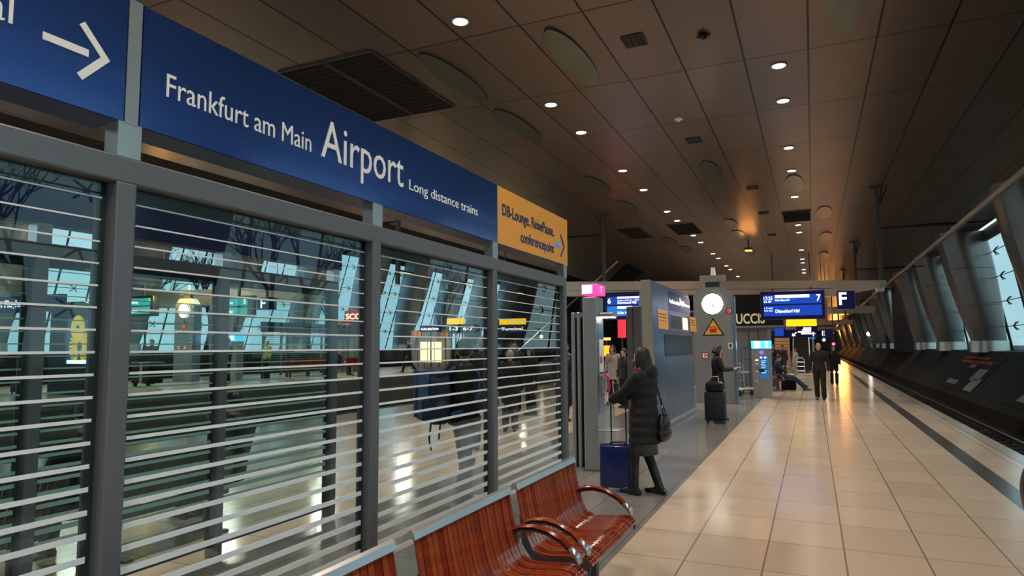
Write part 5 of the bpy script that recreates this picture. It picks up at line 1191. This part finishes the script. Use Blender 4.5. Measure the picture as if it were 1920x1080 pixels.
# ================================================================ RIGHT SIDE: POSTERS, SIGNAL, LAMPS
def on_slope(u, v):
    r = ray(u, v); ax_, az_ = SL0; k_ = (SL1[1]-az_)/(SL1[0]-ax_)  # z = az + k (x-ax)
    tt = (az_ - k_*ax_ - CAMH)/(r.z - k_*r.x); return Vector((r.x*tt, r.y*tt, CAMH+r.z*tt))
SN = Vector((-(SL1[1]-SL0[1]), 0, SL1[0]-SL0[0])).normalized(); SX = Vector((0, 1, 0)); SU = Vector((SL1[0]-SL0[0], 0, SL1[1]-SL0[1])).normalized()
def slope_pt(s, y, off=.02): return Vector((SL0[0], 0, SL0[1])) + SU*s + Vector((0, y, 0)) + SN*off
LS = math.hypot(SL1[0]-SL0[0], SL1[1]-SL0[1])
for i, (ya, yb) in enumerate(((19.5, 26.5), (31, 38.5))):
    t = thing('bank_poster', ['faded black and white advertising poster lying on the sloping bank, nearer one', 'faded advertising poster lying on the sloping bank, farther one'][i], 'poster', slope_pt(.1*LS, ya), 0, 'posters on the bank')
    def pq(nm, s0, s1, y0_, y1_, m, o_=.02):
        mb = MB(); a = [slope_pt(s*LS, ya+(yb-ya)*y, o) for o in (.0, o_) for s, y in ((s0, y0_), (s1, y0_), (s1, y1_), (s0, y1_))]
        vs = [mb.bm.verts.new(p) for p in a]
        mb.bm.faces.new(vs[:4]); mb.bm.faces.new(vs[4:])
        for j in range(4): mb.bm.faces.new((vs[j], vs[(j+1) % 4], vs[4+(j+1) % 4], vs[4+j]))
        mb.build(nm, m, t, world=True)
    pq('sheet', .12, .88, 0, 1, 'poster_dark'); pq('white_area', .14, .40, .02, .22, 'poster_white', .025); pq('white_area', .35, .60, .10, .30, 'poster_white', .025)
    pq('white_area', .2, .3, .5, .8, 'poster_white', .025); pq('red_line', .70, .76, .15, .95, 'poster_red', .025); pq('red_line', .80, .85, .3, .98, 'poster_red', .025); pq('white_area', .6, .68, .45, .6, 'poster_white', .025)
A = atY(1563, 645, 66); t = thing('rail_signal', 'glowing red railway signal at the far end of the platform', 'signal', (A.x, 66, A.z)); MB().box((-.22, .02, -.45), (.22, .2, .4)).build('housing', 'black', t); MB().cyl((0, -.02, 0), (0, .03, 0), .13, n=20).build('lens', 'lum_signal', t); MB().box((-.05, .05, .4), (.05, .12, CZ-A.z)).build('mast', 'steel_dark', t)
A = atY(1629, 626, 95); t = thing('tunnel_lamp', 'bright round lamp by the far right wall', 'lamp', A, 0, 'lamps along the right wall'); MB().ball((0, 0, 0), .26).build('globe', 'lum_lamp', t, smooth=True); MB().box((-.05, .1, -3), (.05, .2, 0)).build('mast', 'steel_dark', t)
A = atY(1684, 635, 71); t = thing('tunnel_lamp', 'small dim warm lamp on the brown pillar at the right wall', 'lamp', (6.6, 70.6, 2.6), 0, 'lamps along the right wall'); MB().ball((0, 0, 0), .07).build('globe', 'lum_warm', t, smooth=True)
o = MB().box((6.25, 70.8, .3), (6.6, 71.4, CZ)).build('rust_pillar', 'rust'); tag(o, 'brown upright pillar at the end of the dark blue wall panel', 'pillar')
A = atY(1625, 600, 112); B = atY(1625, 643, 112); t = thing('light_strip', 'tall bright vertical light strip on the far right wall', 'lamp', (A.x, 112, B.z), 0); MB().box((-.16, 0, 0), (.16, .15, A.z-B.z)).build('tube', 'lum_strip', t); MB().box((-.25, .15, -.3), (.25, .3, A.z-B.z+.3)).box((-.05, .18, .3), (.05, .26, CZ-B.z)).build('housing', 'steel_dark', t)
# sodium lamps that colour the far end orange
for i, (x, y, z, e) in enumerate(((4.6, 128, 4.6, 800), (4.6, 150, 4.6, 800), (4.6, 175, 4.6, 1100), (1.0, 60, 6.3, 14), (1.0, 78, 6.3, 28), (-2.6, 33, 6.2, 30))):
    t = thing('sodium_lamp', 'orange sodium lamp in the far ceiling zone, %s of six going away' % ORD[i], 'lamp', (x, y, z), 0, 'orange sodium lamps')
    MB().box((-.2, -.3, 0), (.2, .3, .1), .02).box((-.03, -.03, .09), (.03, .03, CZ-z)).build('housing', 'steel_dark', t); MB().box((-.15, -.25, -.02), (.15, .25, 0)).build('glass', 'lum_orange', t)
    l = bpy.data.lights.new('lamp', 'POINT'); l.energy = e; l.color = (1, .38, .08); l.shadow_soft_size = .9 if y > 100 else .4
    lo = bpy.data.objects.new('lamp', l); COL.objects.link(lo); lo.parent = t; lo.location = (0, 0, -.25)
for i, y in enumerate((52, 80, 108)):
    o = MB().box((-9, y, 3.9), (4, y+.5, 4.4)).build('cross_beam', 'beam_metal'); tag(o, 'distant cross beam over the platform, %s behind the boards' % ORD[i], 'beam', 'distant cross beams')

t = thing('pillar_lamp', 'warm lamp glowing on the left side of the far clock pillar', 'lamp', (-24.45, 18.75, 4.1)); MB().box((-.1, -.1, 0), (.1, .1, .08), .02).build('housing', 'steel_dark', t); MB().box((-.08, -.08, -.01), (.08, .08, 0)).build('glass', 'lum_orange', t)
MB().box((-.02, -.02, .07), (.02, .02, 5.5)).build('stem', 'steel_dark', t)
l = bpy.data.lights.new('lamp', 'POINT'); l.energy = 70; l.color = (1, .55, .15); l.shadow_soft_size = .1
lo = bpy.data.objects.new('lamp', l); COL.objects.link(lo); lo.parent = t; lo.location = (0, -.3, -.3)
